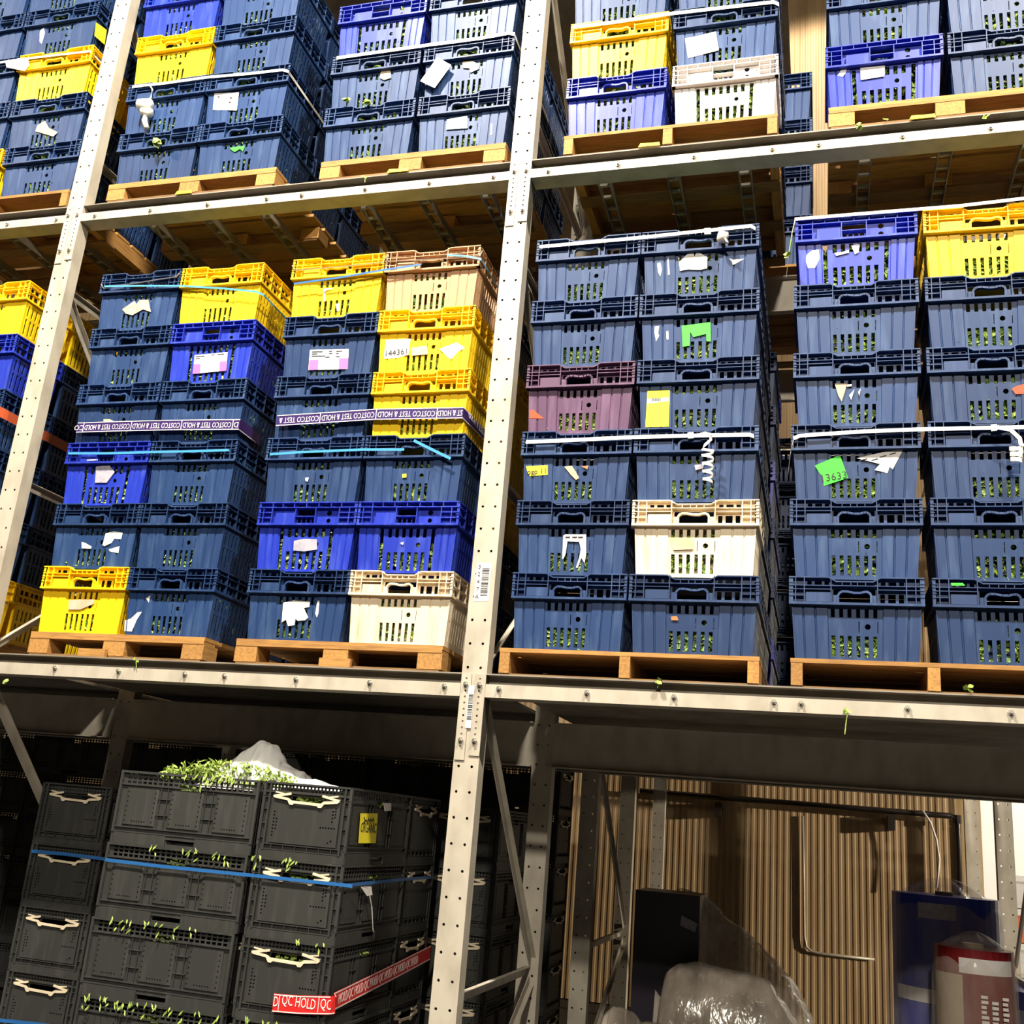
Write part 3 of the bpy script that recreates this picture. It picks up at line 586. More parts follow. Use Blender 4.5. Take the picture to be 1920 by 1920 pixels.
D(('C','left',0,0), [(531,1130),(550,1126),(581,1128),(580,1138),(570,1140),(575,1152),(578,1157),(572,1163),(558,1164),(554,1160),(552,1172),(540,1174),(536,1162),(528,1167)], 'paper', label='large torn white label')
D(('C','left',0,0), [(595,1127),(599,1126),(597,1150),(594,1158),(591,1150)], 'paper', 'scrap'); D(('C','left',1,0), [(551,1014),(570,1010),(594,1011),(595,1030),(570,1034),(550,1032)], 'papergrey', label='faded lilac label')
D(('C','right',1,0), [(750,1018),(757,1016),(755,1022)], 'paper', 'scrap'); D(('C','right',2,0), [(754,889),(762,888),(762,895),(754,896)], 'noteyel', 'scrap'); D(('C','left',2,0), [(572,896),(579,895),(577,903),(573,902)], 'paper', 'scrap')
# lower B
D(('B','left',5,0), [(229,580),(252,564),(256,570),(262,562),(278,562),(283,585),(268,580),(248,591),(236,588)], 'papertan', label='torn tan label')
D(('B','right',4,0), [(365,666),(427,660),(424,695),(361,701)], 'paper', label='white shipping label with magenta blocks'); D(('B','right',4,0), [(363,683),(376,682),(375,700),(361,701)], 'pink', 'label_block', .0071); D(('B','right',4,0), [(412,678),(425,677),(424,695),(411,696)], 'pink', 'label_block', .0071)
for x0, y0, w in ((367,668,16),(367,672,8),(397,665,5),(408,664,12)): D(('B','right',4,0), [(x0,y0),(x0+w,y0-1),(x0+w,y0+.5),(x0,y0+1.5)], 'ink', 'print', .0072)
D(('B','left',3,0), [(194,786),(206,786),(214,790),(212,800),(194,800)], 'papertan', 'scrap')
D(('B','left',1,0), [(198,1000),(214,996),(230,999),(227,1011),(214,1010),(209,1018),(196,1024),(192,1022)], 'paper', label='crumpled torn white label'); D(('B','left',1,0), [(204,1030),(224,1024),(222,1037),(206,1034)], 'paper', 'scrap'); D(('B','left',1,0), [(153,1016),(160,1018),(172,1025),(170,1029),(153,1028)], 'paper', 'scrap')
D(('B','left',0,0), [(129,1125),(150,1124),(177,1124),(176,1132),(150,1143),(128,1143)], 'papertan', label='worn pale label'); D(('B','right',0,0), [(234,1163),(245,1160),(258,1148),(266,1147),(256,1163),(247,1184),(233,1183)], 'paper', label='torn white label at the lower left'); D(('B','right',0,0), [(274,1122),(282,1116),(279,1130)], 'paper', 'scrap')
D(('B','left',2,0), [(180,875),(205,872),(215,885),(200,905),(178,905)], 'papergrey', label='worn faded label')
D(('B','left',2,0), [(163,862),(183,861),(183,863),(163,864)], 'paper', 'print', .004, pl=.006); D(('B','left',2,0), [(163,866),(183,865),(183,867),(163,868)], 'paper', 'print', .004, pl=.006)
# upper shelf
D(('UD','right',1,0), [(1284,72),(1310,67),(1342,59),(1348,94),(1290,109)], 'paper', label='large blank white sheet'); D(('UE','left',0,0), [(1613,127),(1659,123),(1658,143),(1614,150)], 'paper', label='white rectangular label'); D(('UE','left',0,0), [(1571,142),(1580,125),(1588,127),(1586,136),(1580,144)], 'paper', 'scrap')
D(('UC','right',1,0), [(788,152),(820,107),(846,122),(815,165)], 'paper', label='tilted white sheet', pl=.0, lift=.004); D(('UC','right',1,0), [(867,116),(884,114),(898,120),(898,129),(882,136),(880,128),(868,127)], 'papertan', 'scrap'); D(('UC','right',0,0), [(838,224),(876,217),(877,240),(836,243)], 'paper', label='white rectangular label')
D(('UC','right',0,0), [(920,232),(923,232),(922,253),(919,254)], 'paper', 'scrap'); D(('UC','left',1,0), [(714,134),(720,130),(732,132),(733,146),(720,150),(712,146)], 'papertan', 'scrap')
D(('UB','right',1,0), [(402,175),(448,173),(444,207),(399,206)], 'paper', label='white square label'); 
for x, y in ((408,180),(431,182),(429,190)): D(('UB','right',1,0), [(x,y),(x+4,y),(x+4,y+3),(x,y+3)], 'ink', 'print', .0072)
D(('UB','right',0,0), [(430,277),(452,274),(459,274),(455,284),(450,279),(440,285),(434,281)], 'green', label='green label remnant'); D(('UA','right',1,0), [(70,235),(84,226),(92,240),(108,248),(100,256),(80,250),(66,246)], 'papertan', label='torn pale label'); D(('UA','right',3,0), [(75,58),(82,52),(84,62),(78,82),(74,78)], 'paper', 'scrap')
t = CRATES[('UA','right',3,0)]; P = [onx(x, y, t.location.x+.262) for x, y in ((180,42),(200,56),(196,84),(177,67))]
wpart(MB().slab(P, (.0008, 0, 0)), 'label', 'noteyel', t)['label'] = 'yellow label on the side'
# bail bars lying along the top rims
for key, pts in ((('B','left',5,0), [(190,533),(194,541),(262,530),(330,519),(337,512)]), (('C','left',5,0), [(548,498),(552,507),(640,500),(718,492),(722,486)]), (('C','right',5,0), [(722,480),(728,490),(815,486),(900,480),(905,470)])):
    t = CRATES[key]; mb = MB(); mb.tube([at(x, y, t.location.y-.006) for x, y in pts], .0035, 6); wpart(mb, 'bail_bar', 'bolt', t)

# ------------------------------------------------------------------ straps and tapes
def strap(name, front, m, w, label, Y=.024, left=None, right=.8, xr=None, dz=0.0, xl=None, lift=0.0):
    P = [at(x, y, Y-lift) for x, y in front]
    if xr is not None: P.append(Vector((xr, right, P[-1].z+dz)))
    if xl is not None: P.insert(0, Vector((xl, right, P[0].z)))
    mb = MB().ribbon(P, w); o = mb.obj(name, m); tag(o, label, 'strap', 'straps around the crate stacks'); return o, P
def rounded(P): return P
tails = []
o, P = strap('plastic_strap', [(1012,463),(1110,454),(1207,445),(1300,435),(1408,424),(1416,428)], 'strapw', .017, 'white strap round the top crates right of the centre post', xr=-.268, right=.9)
mb = MB()
c0 = at(1357, 443, 0.0)
mb.tube([c0+Vector((-.02,-.002,0)), c0+Vector((.012,-.006,-.012))], .026, 14); mb.tube([c0+Vector((.005,-.015,-.02)), c0+Vector((.02,-.015,-.045))], .006, 6); mb.obj('strap_coil', 'strapw', o, True); tails.append(o)
bk = MB().slab([at(x, y, .012) for x, y in ((1320,428),(1332,427),(1333,438),(1321,439))], (0, .008, 0)).obj('buckle', 'strapw', o)
o, P = strap('plastic_strap', [(986,829),(1080,825),(1180,820),(1290,817),(1405,815),(1413,818)], 'strapw', .017, 'white strap round the third crate row right of the centre post', xr=-.25, right=.9)
MB().slab([at(x, y, .012) for x, y in ((1289,811),(1300,810),(1301,821),(1290,822))], (0, .008, 0)).obj('buckle', 'strapw', o)
mb = MB(); Q = []
for x, y in ((1300,818),(1322,812),(1332,814),(1333,824),(1322,834),(1316,842)): Q.append(at(x, y, -.01))
def curl(pts, n, rad0, x, y0, y1, Y):
    for k in range(n*10+1):
        u = k/(n*10); p = at(x, y0+(y1-y0)*u, Y); a = u*n*2*math.pi; pts.append(p+Vector((math.cos(a)*rad0*(1-.25*u), math.sin(a)*rad0*.6, 0)))
curl(Q, 4, .026, 1327, 846, 905, -.012)
mb.ribbon(Q, .012); mb.obj('strap_tail', 'strapw', o)
o, P = strap('plastic_strap', [(1490,411),(1540,407),(1600,402),(1725,392),(1800,386),(1930,371)], 'strapw', .015, 'white strap round the top crates of the rightmost lower pallet')
MB().ribbon([at(1491,411,.02), at(1484,440,.05), at(1474,520,.3)], .01).obj('strap_tail', 'strapw', o)
o, P = strap('plastic_strap', [(1488,822),(1500,817),(1620,809),(1730,805),(1860,802),(1930,801)], 'strapw', .016, 'white strap round the third crate row of the rightmost lower pallet')
MB().slab([at(x, y, .012) for x, y in ((1858,796),(1869,795),(1870,807),(1859,808))], (0, .008, 0)).obj('buckle', 'strapw', o)
mb = MB(); Q = [at(1870,801,0), at(1895,806,-.01), at(1912,822,-.01), at(1914,832,-.01)]; curl(Q, 3, .026, 1906, 836, 866, -.012); mb.ribbon(Q, .016); mb.obj('strap_tail', 'strapw', o)
MB().ribbon([at(1488,822,.02), at(1482,850,.06), at(1476,900,.3)], .008).obj('strap_tail', 'strapw', o)
o, P = strap('plastic_strap', [(248,163),(310,156),(388,145),(470,138),(530,131),(540,134)], 'strapw', .017, 'pale strap round the second crate row, upper pallet right of left post', Y=-.006, xr=-2.775, right=.7)
mb = MB(); Q = [at(268,160,-.01), at(280,158,-.02), at(286,168,-.02), at(283,182,-.02), at(276,192,-.02)]; mb.ribbon(Q, .008); mb.tube([at(262,198,-.02), at(282,197,-.02)], .036, 12); mb.tube([at(268,208,-.015), at(282,212,-.015)], .026, 10); mb.tube([at(275,214,-.012), at(271,226,-.012), at(275,240,-.012)], .016, 8); mb.obj('strap_coil', 'strapw', o, True)
strap('plastic_strap', [(631,109),(700,99),(800,85),(900,72),(955,62),(964,64)], 'strapw', .020, 'pale strap round the second crate row, upper pallet left of centre post', Y=-.006, xr=-1.49, right=.7)
strap('plastic_strap', [(1075,51),(1150,42),(1256,26),(1360,14),(1450,4),(1460,8)], 'strapw', .020, 'white strap round the second crate row, upper pallet right of centre post', Y=-.006, xr=-.178, right=.9)
o, P = strap('plastic_strap', [(-30,122),(33,112),(100,104),(168,96)], 'strapw', .014, 'white strap round the yellow crate left of the left post', Y=-.006, xr=-4.11, right=.7)
MB().slab([at(x, y, -.012) for x, y in ((10,115),(52,109),(54,122),(46,133),(12,126))], (0, .003, 0)).obj('strap_tag', 'paper', o)
strap('twine_strap', [(196,537),(260,536),(337,536),(420,541),(480,547),(494,553)], 'strapb', .010, 'blue strap round the top crates right of the left post', xr=-2.74, right=.8)
strap('twine_strap', [(128,850),(200,850),(280,848),(400,845),(428,844)], 'strapb', .012, 'blue strap round the third crate row right of the left post', xr=-2.725, right=.8, dz=-.05)
strap('twine_strap', [(551,532),(640,520),(720,506),(790,496)], 'strapb2', .010, 'dark blue strap slanting across the top crates left of centre post', lift=.004)
strap('twine_strap', [(838,478),(870,480),(902,486)], 'strapb', .010, 'short blue strap over the tan brown crate', lift=.004, xr=-1.56, right=.5)
strap('twine_strap', [(506,852),(560,848),(680,843),(758,843)], 'strapb', .012, 'light blue strap on the third crate row left of centre post')
strap('twine_strap', [(776,826),(810,843),(845,860)], 'strapb', .013, 'light blue strap end slanting over a navy crate left of centre post', lift=.004)
def printed_tape(label, front, m, w, Y, text, size, tsz, flip, step, start, xr=None, right=.5, xl=None):
    P = [at(x, y, Y) for x, y in front]
    if xr is not None: P.append(Vector((xr, right, P[-1].z)))
    o = MB().ribbon(P, w).obj('printed_tape', m); tag(o, label, 'tape', 'printed hold tapes')
    eb = MB()
    up = Vector((0, 0, w*.44)); fo = Vector((0, -.0015, 0))
    eb.ribbon([p+up+fo for p in P], w*.07); eb.ribbon([p-up+fo for p in P], w*.07); eb.obj('tape_border', 'tapew', o)
    return o, P
me_t = textmesh('COSTCO TEST & HOLD', .040, 'tapew', 'CENTER')
def tape_text(o, P, me, x, ang_flip, nm='lettering', sx=1.0, W=None):
    if W: sx = W/(max(v.co.x for v in me.vertices)-min(v.co.x for v in me.vertices))
    for a, b in zip(P, P[1:]):
        if a.x <= x <= b.x and abs(b.y-a.y) < .05:
            u = (x-a.x)/(b.x-a.x); c = a.lerp(b, u); sl = math.atan2(b.z-a.z, b.x-a.x)
            q = link(nm, me, o); q.location = c+Vector((0, -.0022, 0)); q.rotation_euler = (math.pi/2, -sl + (math.pi if ang_flip else 0), 0); q.scale = (sx, 1, 1); return q
def tape_bar(o, P, x, w):
    for a, b in zip(P, P[1:]):
        if a.x <= x <= b.x and abs(b.y-a.y) < .05:
            c = a.lerp(b, (x-a.x)/(b.x-a.x)); MB().box(c.x-.002, c.x+.002, c.y-.0022, c.y-.0012, c.z-w*.45, c.z+w*.45).obj('divider', 'tapew', o)
o, P = printed_tape('purple printed hold tape, upside down, on pallet right of left post', [(145,802),(240,799),(340,797),(449,796)], 'tapep', .058, .036, '', 0, 0, True, 0, 0, xr=-2.745, right=.25)
bars = [at(x, 800, .036).x for x in (157, 246, 340, 436)]
for b in bars: tape_bar(o, P, b, .058)
for a, b in zip(bars, bars[1:]): tape_text(o, P, me_t, (a+b)/2, True, W=(b-a)*.94)
me_s = textmesh('D', .040, 'tapew', 'CENTER'); me_co = textmesh('CO', .040, 'tapew', 'CENTER'); tape_text(o, P, me_s, at(443, 797, .036).x, True); tape_text(o, P, me_co, at(149, 802, .036).x, True)
o, P = printed_tape('purple printed hold tape, upside down, on pallet left of centre post', [(519,789),(600,784),(705,777),(820,775),(868,774)], 'tapep', .058, .036, '', 0, 0, True, 0, 0, xr=-1.553, right=.45)
bars = [at(x, 780, .036).x for x in (601, 705, 819)]
for b in bars: tape_bar(o, P, b, .058)
for a, b in zip(bars, bars[1:]): tape_text(o, P, me_t, (a+b)/2, True, W=(b-a)*.94)
me_2 = textmesh('COSTCO TEST &', .040, 'tapew', 'CENTER'); tape_text(o, P, me_2, at(561, 786, .036).x, True, W=at(600,784,.036).x-at(523,788,.036).x-.008); me_3 = textmesh('ST & HOLD', .040, 'tapew', 'CENTER'); tape_text(o, P, me_3, at(844, 775, .036).x, True, W=at(867,774,.036).x-at(821,775,.036).x)
q = link('lettering', me_t, o); q.location = (-1.5565, .26, P[-1].z); q.rotation_euler = (math.pi/2, math.pi, math.pi/2)
P = [Vector((-4.24, .022, 3.395)), Vector((-4.203, .022, 3.395)), Vector((-4.200, .06, 3.395)), Vector((-4.197, 1.2, 3.395))]
P = [Vector((-4.7, .02, 3.40))] + P
tag(MB().ribbon(P, .055).obj('warning_tape', 'tapeo'), 'orange red tape round the crate stack left of the left post', 'tape')

# ------------------------------------------------------------------ post labels
def flat(mb, x0, x1, z0, z1, y): mb.box(x0, x1, y-.0006, y, z0, z1)
fr = frames[1]
a, b = at(893, 1054, -.001), at(917, 1128, -.001); ca = at(905, 1091, -.001)
mb = MB(); flat(mb, ca.x-.033, ca.x+.033, ca.z-.085, ca.z+.085, -.0004); pl = wpart(mb, 'location_label', 'paper', fr); pl['label'] = 'white location label reading 3247A'
rb = random.Random(5); z = ca.z+.06; mb = MB()
while z > ca.z-.06:
    h = rb.choice((.0015, .0025, .004)); mb.box(ca.x-.006, ca.x+.026, -.0016, -.0011, z-h, z); z -= h+rb.choice((.0015, .0025, .004))
wpart(mb, 'barcode', 'ink', fr)
for k, ch in enumerate('3247A'):
    me = textmesh(ch, .026, 'ink', 'CENTER'); o = link('character', me, fr); o.location = Vector((ca.x-.020, -.0016, ca.z+.066-k*.033)) - fr.location; o.rotation_euler = (math.pi/2, 0, 0)
cb = at(881, 1325, -.006); mb = MB(); flat(mb, cb.x-.0125, cb.x+.0125, cb.z-.088, cb.z+.088, -.0062); wpart(mb, 'barcode_label', 'paper', fr)
z = cb.z+.052; mb = MB()
while z > cb.z-.052:
    h = rb.choice((.002, .003, .005)); mb.box(cb.x-.009, cb.x+.0115, -.0074, -.0069, z-h, z); z -= h+rb.choice((.002, .003, .005))
wpart(mb, 'barcode', 'ink', fr)

# ------------------------------------------------------------------ grey folding crates
GL, GS, GH = 0.715, 0.425, 0.317
def rpc_long(mb, L, mp):
    h = []; n = int(L/.029)
    xs = frange(-L/2+.03, L/2-.03, n)
    for k in range(n):
        for z0 in (.262, .279, .296):
            if not (abs((xs[k]+xs[k+1])/2) < .05 and z0 < .27): h.append((xs[k]+.004, xs[k+1]-.004, z0, z0+.011))
    h.append((-.05, .05, .246, .272)); h.append((-.07, .07, .012, .030))
    panel(mb, (-L/2+.012, L/2-.012), (0, GH), h, lambda x, z, k: mp(x, .012+k*.004, z))
    B = lambda x0, x1, y0, y1, z0, z1: mb.add([mp(x,y,z) for x,y,z in ((x0,y0,z0),(x1,y0,z0),(x1,y1,z0),(x0,y1,z0),(x0,y0,z1),(x1,y0,z1),(x1,y1,z1),(x0,y1,z1))], [(0,3,2,1),(4,5,6,7),(0,1,5,4),(1,2,6,5),(2,3,7,6),(3,0,4,7)])
    for z0, z1, y0 in ((.307, GH, 0), (.253, .258, .003), (.068, .073, .003), (.048, .053, .003), (.0, .046, .004)):
        if z0 == 0:
            for a, b in ((-L/2, -.075), (.075, L/2)): B(a, b, y0, .012, .0, .046)
            B(-.075, .075, .007, .012, .031, .046)
        else: B(-L/2, L/2, y0, .012, z0, z1)
    for x in (-L/2+.006, L/2-.006): B(x-.006, x+.006, 0, .012, .046, .307)
    w = L/3
    for i in (-1, 0, 1):
        xc = i*w*.97; pw = w*.70; hs = []
        for k in range(7):
            z = .095+k*.021
            hs += [(xc-pw/2+.010, xc-pw/2+.016, z, z+.006), (xc+pw/2-.016, xc+pw/2-.010, z, z+.006)]
        for k in range(6): hs.append((xc-.035+k*.013, xc-.029+k*.013, .094, .100))
        panel(mb, (xc-pw/2, xc+pw/2), (.082, .242), hs, lambda x, z, k: mp(x, .005+k*.004 + (.004 if (abs(x-xc) > pw/2-1e-4) else 0), z))
    for i in (-.5, .5):
        for dx in (-.018, .018): B(i*w*.97*1+dx-.0015, i*w*.97+dx+.0015, .004, .012, .073, .253)
        for z in (.13, .2): B(i*w*.97-.03, i*w*.97+.03, .003, .012, z, z+.003)
def rpc_end(mb, L, mp):
    h = [(-.075, .075, .228, .262)]; n = int(L/.02); xs = frange(-L/2+.03, L/2-.03, n)
    for k in range(n):
        for z0 in (.283, .297): h.append((xs[k]+.004, xs[k+1]-.004, z0, z0+.007))
    panel(mb, (-L/2+.012, L/2-.012), (0, GH), h, lambda x, z, k: mp(x, .014+k*.004, z))
    B = lambda x0, x1, y0, y1, z0, z1: mb.add([mp(x,y,z) for x,y,z in ((x0,y0,z0),(x1,y0,z0),(x1,y1,z0),(x0,y1,z0),(x0,y0,z1),(x1,y0,z1),(x1,y1,z1),(x0,y1,z1))], [(0,3,2,1),(4,5,6,7),(0,1,5,4),(1,2,6,5),(2,3,7,6),(3,0,4,7)])
    B(-L/2, L/2, 0, .014, .309, GH); B(-L/2, L/2, .002, .014, .272, .278); B(-L/2+.03, L/2-.03, .003, .014, .056, .060); B(-L/2+.03, L/2-.03, .003, .014, .034, .038); B(-L/2, L/2, .004, .014, 0, .032)
    for x in (-L/2+.008, L/2-.008, -L/2+.032, L/2-.032): B(x-.004, x+.004, .001, .014, .032, .309)
    for x in (-L/2+.02, L/2-.02):
        for z in (.08, .14, .2, .25): B(x-.016, x+.016, .003, .014, z, z+.003)
    for x in frange(-L/2+.07, L/2-.07, 5): B(x-.0015, x+.0015, .004, .014, .038, .056)
    hs = []; a = L/2-.05
    for k in range(8): hs += [(-a+.012, -a+.019, .09+k*.014, .097+k*.014)]
    for k in range(4): hs += [(-a+.026, -a+.033, .118+k*.014, .125+k*.014), (a-.022, a-.015, .185+k*.012, .191+k*.012), (a-.034, a-.027, .165+k*.014, .172+k*.014)]
    for k in range(6): hs.append((a-.085+k*.013, a-.078+k*.013, .138, .145))
    hs += [(a-.03, a-.022, .085, .093), (a-.042, a-.036, .078, .084)]
    panel(mb, (-a, a, -.09, .09, -.105, .105), (.064, .2, .225, .268), hs+[(-.09, .09, .225, .268)], lambda x, z, k: mp(x, .004+k*.004, z))
def latch_mesh():
    mb = MB(); P = [(-.158,.258),(-.15,.262),(-.085,.252),(-.072,.244),(.072,.240),(.085,.250),(.15,.256),(.158,.252),(.15,.245),(.088,.238),(.076,.222),(.062,.222),(.055,.229),(-.055,.232),(-.062,.225),(-.076,.226),(-.088,.243),(-.15,.25)]
    n = len(P)//2; 
    mb.slab([(x, -.006, z) for x, z in P], (0, .008, 0))
    for sg in (-1, 1): 
        mb.bar((sg*.158, -.002, .256), (sg*.075, -.002, .272), .006, .010); mb.bar((sg*.15, -.002, .275), (sg*.085, -.002, .266), .004, .006)
    return mb.mesh('latch', 'latchm')
def rpc_mesh():
    mb = MB(); L, W2 = GL, GS
    rpc_long(mb, L, lambda x, y, z: (x, y-W2/2, z)); rpc_long(mb, L, lambda x, y, z: (-x, W2/2-y, z))
    rpc_end(mb, W2-.002, lambda x, y, z: (y-L/2, -x, z)); rpc_end(mb, W2-.002, lambda x, y, z: (L/2-y, x, z))
    mb.box(-L/2+.02, L/2-.02, -W2/2+.02, W2/2-.02, 0.001, .008); return mb.mesh('crate_shell', 'gcrate')
RPC = rpc_mesh(); LATCH = latch_mesh()
def gcrate(x, y, z, rot, label, group, sz=1.0):
    t = thing('folding_crate', (x, y, z), label, 'crate', group); t.rotation_euler = (0, 0, rot)
    link('crate_shell', RPC, t, None, (1, 1, sz))
    for sg in (1, -1):
        o = link('latch', LATCH, t, (sg*GL/2, 0, 0), (1, 1, sz)); o.rotation_euler = (0, 0, sg*math.pi/2); o['label'] = 'cream plastic latch'
    return t
ZT = 1.607; GC = {}
for r in range(5):
    z = ZT-GH*(r+1)-.0005*r; rw = ['top', 'second', 'third', 'fourth', 'bottom'][r]; jx = random.uniform(-.008, .008)
    GC[('L', r)] = gcrate(-2.735+jx-.004*r, .10+GS/2, z, 0, f'grey folding crate, long side forward, {rw} of its stack', 'grey folding crates under the lower beam')
    GC[('R', r)] = gcrate(-2.142+jx+.004*r, .10+GL/2, z, math.pi/2, f'grey folding crate with latch forward, {rw} of the stack beside centre post', 'grey folding crates under the lower beam')
    gcrate(-2.295, .83+GS/2, z, 0, f'grey folding crate behind the latch-forward stack, {rw} row', 'grey folding crates behind the front stack')
    gcrate(-1.86, 1.42+GL/2, z-.02, math.pi/2, f'grey folding crate glimpsed behind the centre post, {rw} of its stack', 'grey folding crates behind the centre post')
for r in range(5): gcrate(-3.70+.004*r, .60+GL/2, 1.528-.3025*(r+1), math.pi/2, f'dark folding crate with pale latch at far left, {["top","second","third","fourth","bottom"][r]} of its stack', 'dark folding crates at the far left', .953)
pallet('F', -3.11, -1.92, .1, 0.0005, .02, 0, 'low wooden pallet on the floor under the grey crates', 1.15)
for k in range(8):
    for r in range(6): gcrate(-7.20+k*.73, 3.1+GS/2, .03+GH*r, 0, f'dark folding crate at the back of the left bay, {["first","second","third","fourth","fifth","sixth","seventh","eighth"][k]} column, {ORD[r]} row', 'dark folding crates at the back of the left bay')
# sticker, straps, tape on grey crates
t = GC[('R', 0)]; X = -1.9255
P = [onx(x, y, X) for x, y in ((676,1525),(708,1525),(704,1581),(672,1581))]
mb = MB().slab(P, (.0015, 0, 0)); o = mb.obj('sticker', 'noteyel'); tag(o, 'yellow sticker reading organic on the grey crate side', 'sticker')
for body, zf, sz2 in (('ORGANIC', .5, .052),):
    me = textmesh(body, sz2, 'ink', 'CENTER'); q = link('lettering', me, o); c = (P[0].lerp(P[3], zf)+P[1].lerp(P[2], zf))/2; q.location = c+Vector((.0022, 0, 0)); q.rotation_euler = (math.pi/2, 0, math.pi/2)
    w = max(v.co.x for v in me.vertices)-min(v.co.x for v in me.vertices); q.scale = ((P[1]-P[0]).length*(.9 if body == 'ORGANIC' else .45)/w, 1.15, 1)
MB().tube([onx(x, y, X+.004) for x, y in ((683,1532),(685,1540),(682,1542),(687,1537),(689,1541),(691,1534),(693,1540),(695,1535),(698,1539),(700,1533),(700,1540))], .0018, 5).obj('handwriting', 'ink', o)
P = [onx(x, y, X) for x, y in ((719,1506),(733,1506),(733,1520),(721,1521))]; tag(MB().slab(P, (.0015, 0, 0)).obj('sticker', 'paper'), 'small blank white sticker on the top grey crate side', 'sticker')
P = [Vector((-3.112, .5, 1.232)), at(198,1612,.092), at(300,1624,.09), at(400,1634,.09), at(480,1642,.09), at(650,1660,.09), at(660,1662,.092)]; zc = P[-1].z; P += [Vector((-1.918, .13, zc)), Vector((-1.918, .8, zc+.01)), Vector((-1.918, 1.2, zc+.012))]
o = tag(MB().ribbon(P, .014).obj('plastic_strap', 'strapb2'), 'blue strap round the second row of grey crates', 'strap'); 
P2 = [onx(x, y, -1.912) for x, y in ((682,1662),(690,1665),(697,1700),(699,1740),(700,1748))]; mb = MB()
for a, b in zip(P2, P2[1:]): mb.slab([a+Vector((0,-.006,0)), a+Vector((0,.006,0)), b+Vector((0,.003,0)), b+Vector((0,-.003,0))], (.001, 0, 0))
mb.slab([onx(x, y, -1.913) for x, y in ((676,1663),(696,1662),(698,1678),(688,1680))], (.001, 0, 0)); mb.obj('strap_tail', 'paper', o)
tag(MB().ribbon([at(60,1596,.59), at(120,1601,.59), at(200,1611,.59)], .016).obj('plastic_strap', 'strapb2'), 'blue strap across the dark crates at the far left', 'strap')
tag(MB().ribbon([at(-10,1912,.59), at(60,1919,.59), at(130,1928,.59)], .016).obj('plastic_strap', 'strapb2'), 'blue strap at the very bottom left corner', 'strap')
# red tape
Pf = [at(512,1880,.088), at(560,1884,.088), at(616,1885,.088), at(628,1884,.088)]; zc = Pf[-1].z
Pt = Pf + [Vector((-1.913, .12, zc+.003)), Vector((-1.913, .8, zc+.06)), Vector((-1.913, 1.25, zc+.10))]
o = tag(MB().ribbon(Pt, .070).obj('printed_tape', 'taper'), 'red tape printed QC HOLD round the third grey crate', 'tape', 'printed hold tapes')
eb = MB(); eb.ribbon([p+Vector((.0012, -.0015, .031)) for p in Pt], .004); eb.ribbon([p+Vector((.0012, -.0015, -.031)) for p in Pt], .004); eb.obj('tape_border', 'tapew', o)
me_q = textmesh('QC HOLD', .055, 'tapew', 'CENTER'); wq = max(v.co.x for v in me_q.vertices)-min(v.co.x for v in me_q.vertices); me_qc = textmesh('QC', .055, 'tapew', 'CENTER'); me_d = textmesh('D', .055, 'tapew', 'CENTER')
def qc(me, x, y, sc):
    c = at(x, y, .0855); q = link('lettering', me, o); q.location = c; q.rotation_euler = (math.pi/2, .02, 0); q.scale = (sc, 1, 1)
seg = (at(595,1883,.0855).x-at(526,1880,.0855).x)
qc(me_q, 560, 1880, seg*.92/wq); qc(me_qc, 611, 1884, seg*.92/wq); qc(me_d, 517, 1879, seg*.9/wq)
for x, y in ((523,1880),(597,1883)):
    c = at(x, y, .0855); MB().box(c.x-.0015, c.x+.0015, c.y, c.y+.0005, c.z-.03, c.z+.03).obj('divider', 'tapew', o)
yy = .215
for k in range(6):
    u = (yy-.12)/.68; me = me_q if k else textmesh('HOLD', .055, 'tapew', 'CENTER'); wd = seg*.92 if k else seg*.55
    q = link('lettering', me, o); q.location = (-1.9112, yy, zc+.003+u*.057); q.rotation_euler = (math.pi/2-.0, 0, math.pi/2); q.scale = (seg*.92/wq, 1, 1)
    q.rotation_euler = (Matrix.Rotation(math.pi/2, 3, 'Z') @ Matrix.Rotation(-.084, 3, 'Y') @ Matrix.Rotation(math.pi/2, 3, 'X')).to_euler()
    yy += (seg*.77 if k == 0 else seg)
# greens and bag on top of the grey crates
mb = MB(); R = random.Random(11)
for _ in range(2600):
    x = R.uniform(-2.93, -2.22); u = (x+2.93)/.71; y = R.uniform(.125, .5); h = .075*math.sin(math.pi*min(1, u*1.0))**.6*(1-.3*(y-.12)/.38)
    leaf(mb, Vector((x, y, 1.585+R.uniform(0, 1)*(h+.02))), R.uniform(.025,.055), R.uniform(.007,.014), rv(R), Vector((0,-.7,1))+rv(R)*.6)
for _ in range(22): leaf(mb, Vector((R.uniform(-2.75,-2.5), .094, 1.607-R.random()**2*.06)), R.uniform(.025,.04), .009, Vector((R.uniform(-.5,.5), -.1, -1)), Vector((0,-1,0)))
tag(mb.obj('leafy_greens', 'leafy'), 'heap of bright green leaves on top of the grey crates', 'greens', None, 'stuff')
mb = MB()
for xs, n, zt in (((-3.0,-2.42), 5, ZT-GH), ((-2.36,-2.15), 5, ZT-GH-.002), ((-3.06,-2.42), 7, ZT-2*GH), ((-2.33,-1.95), 2, ZT-2*GH), ((-3.06,-2.4), 14, ZT-3*GH-.005), ((-2.33,-1.95), 6, ZT-3*GH)):
    for _ in range(n):
        x = R.uniform(*xs); 
        for _k in range(3): leaf(mb, Vector((x+R.uniform(-.02,.02), .085+R.uniform(-.004,.006), zt-R.random()**2*.05)), R.uniform(.018,.038), .008, Vector((R.uniform(-.7,.7), -.1, -.8)), Vector((0,-1,.2)))
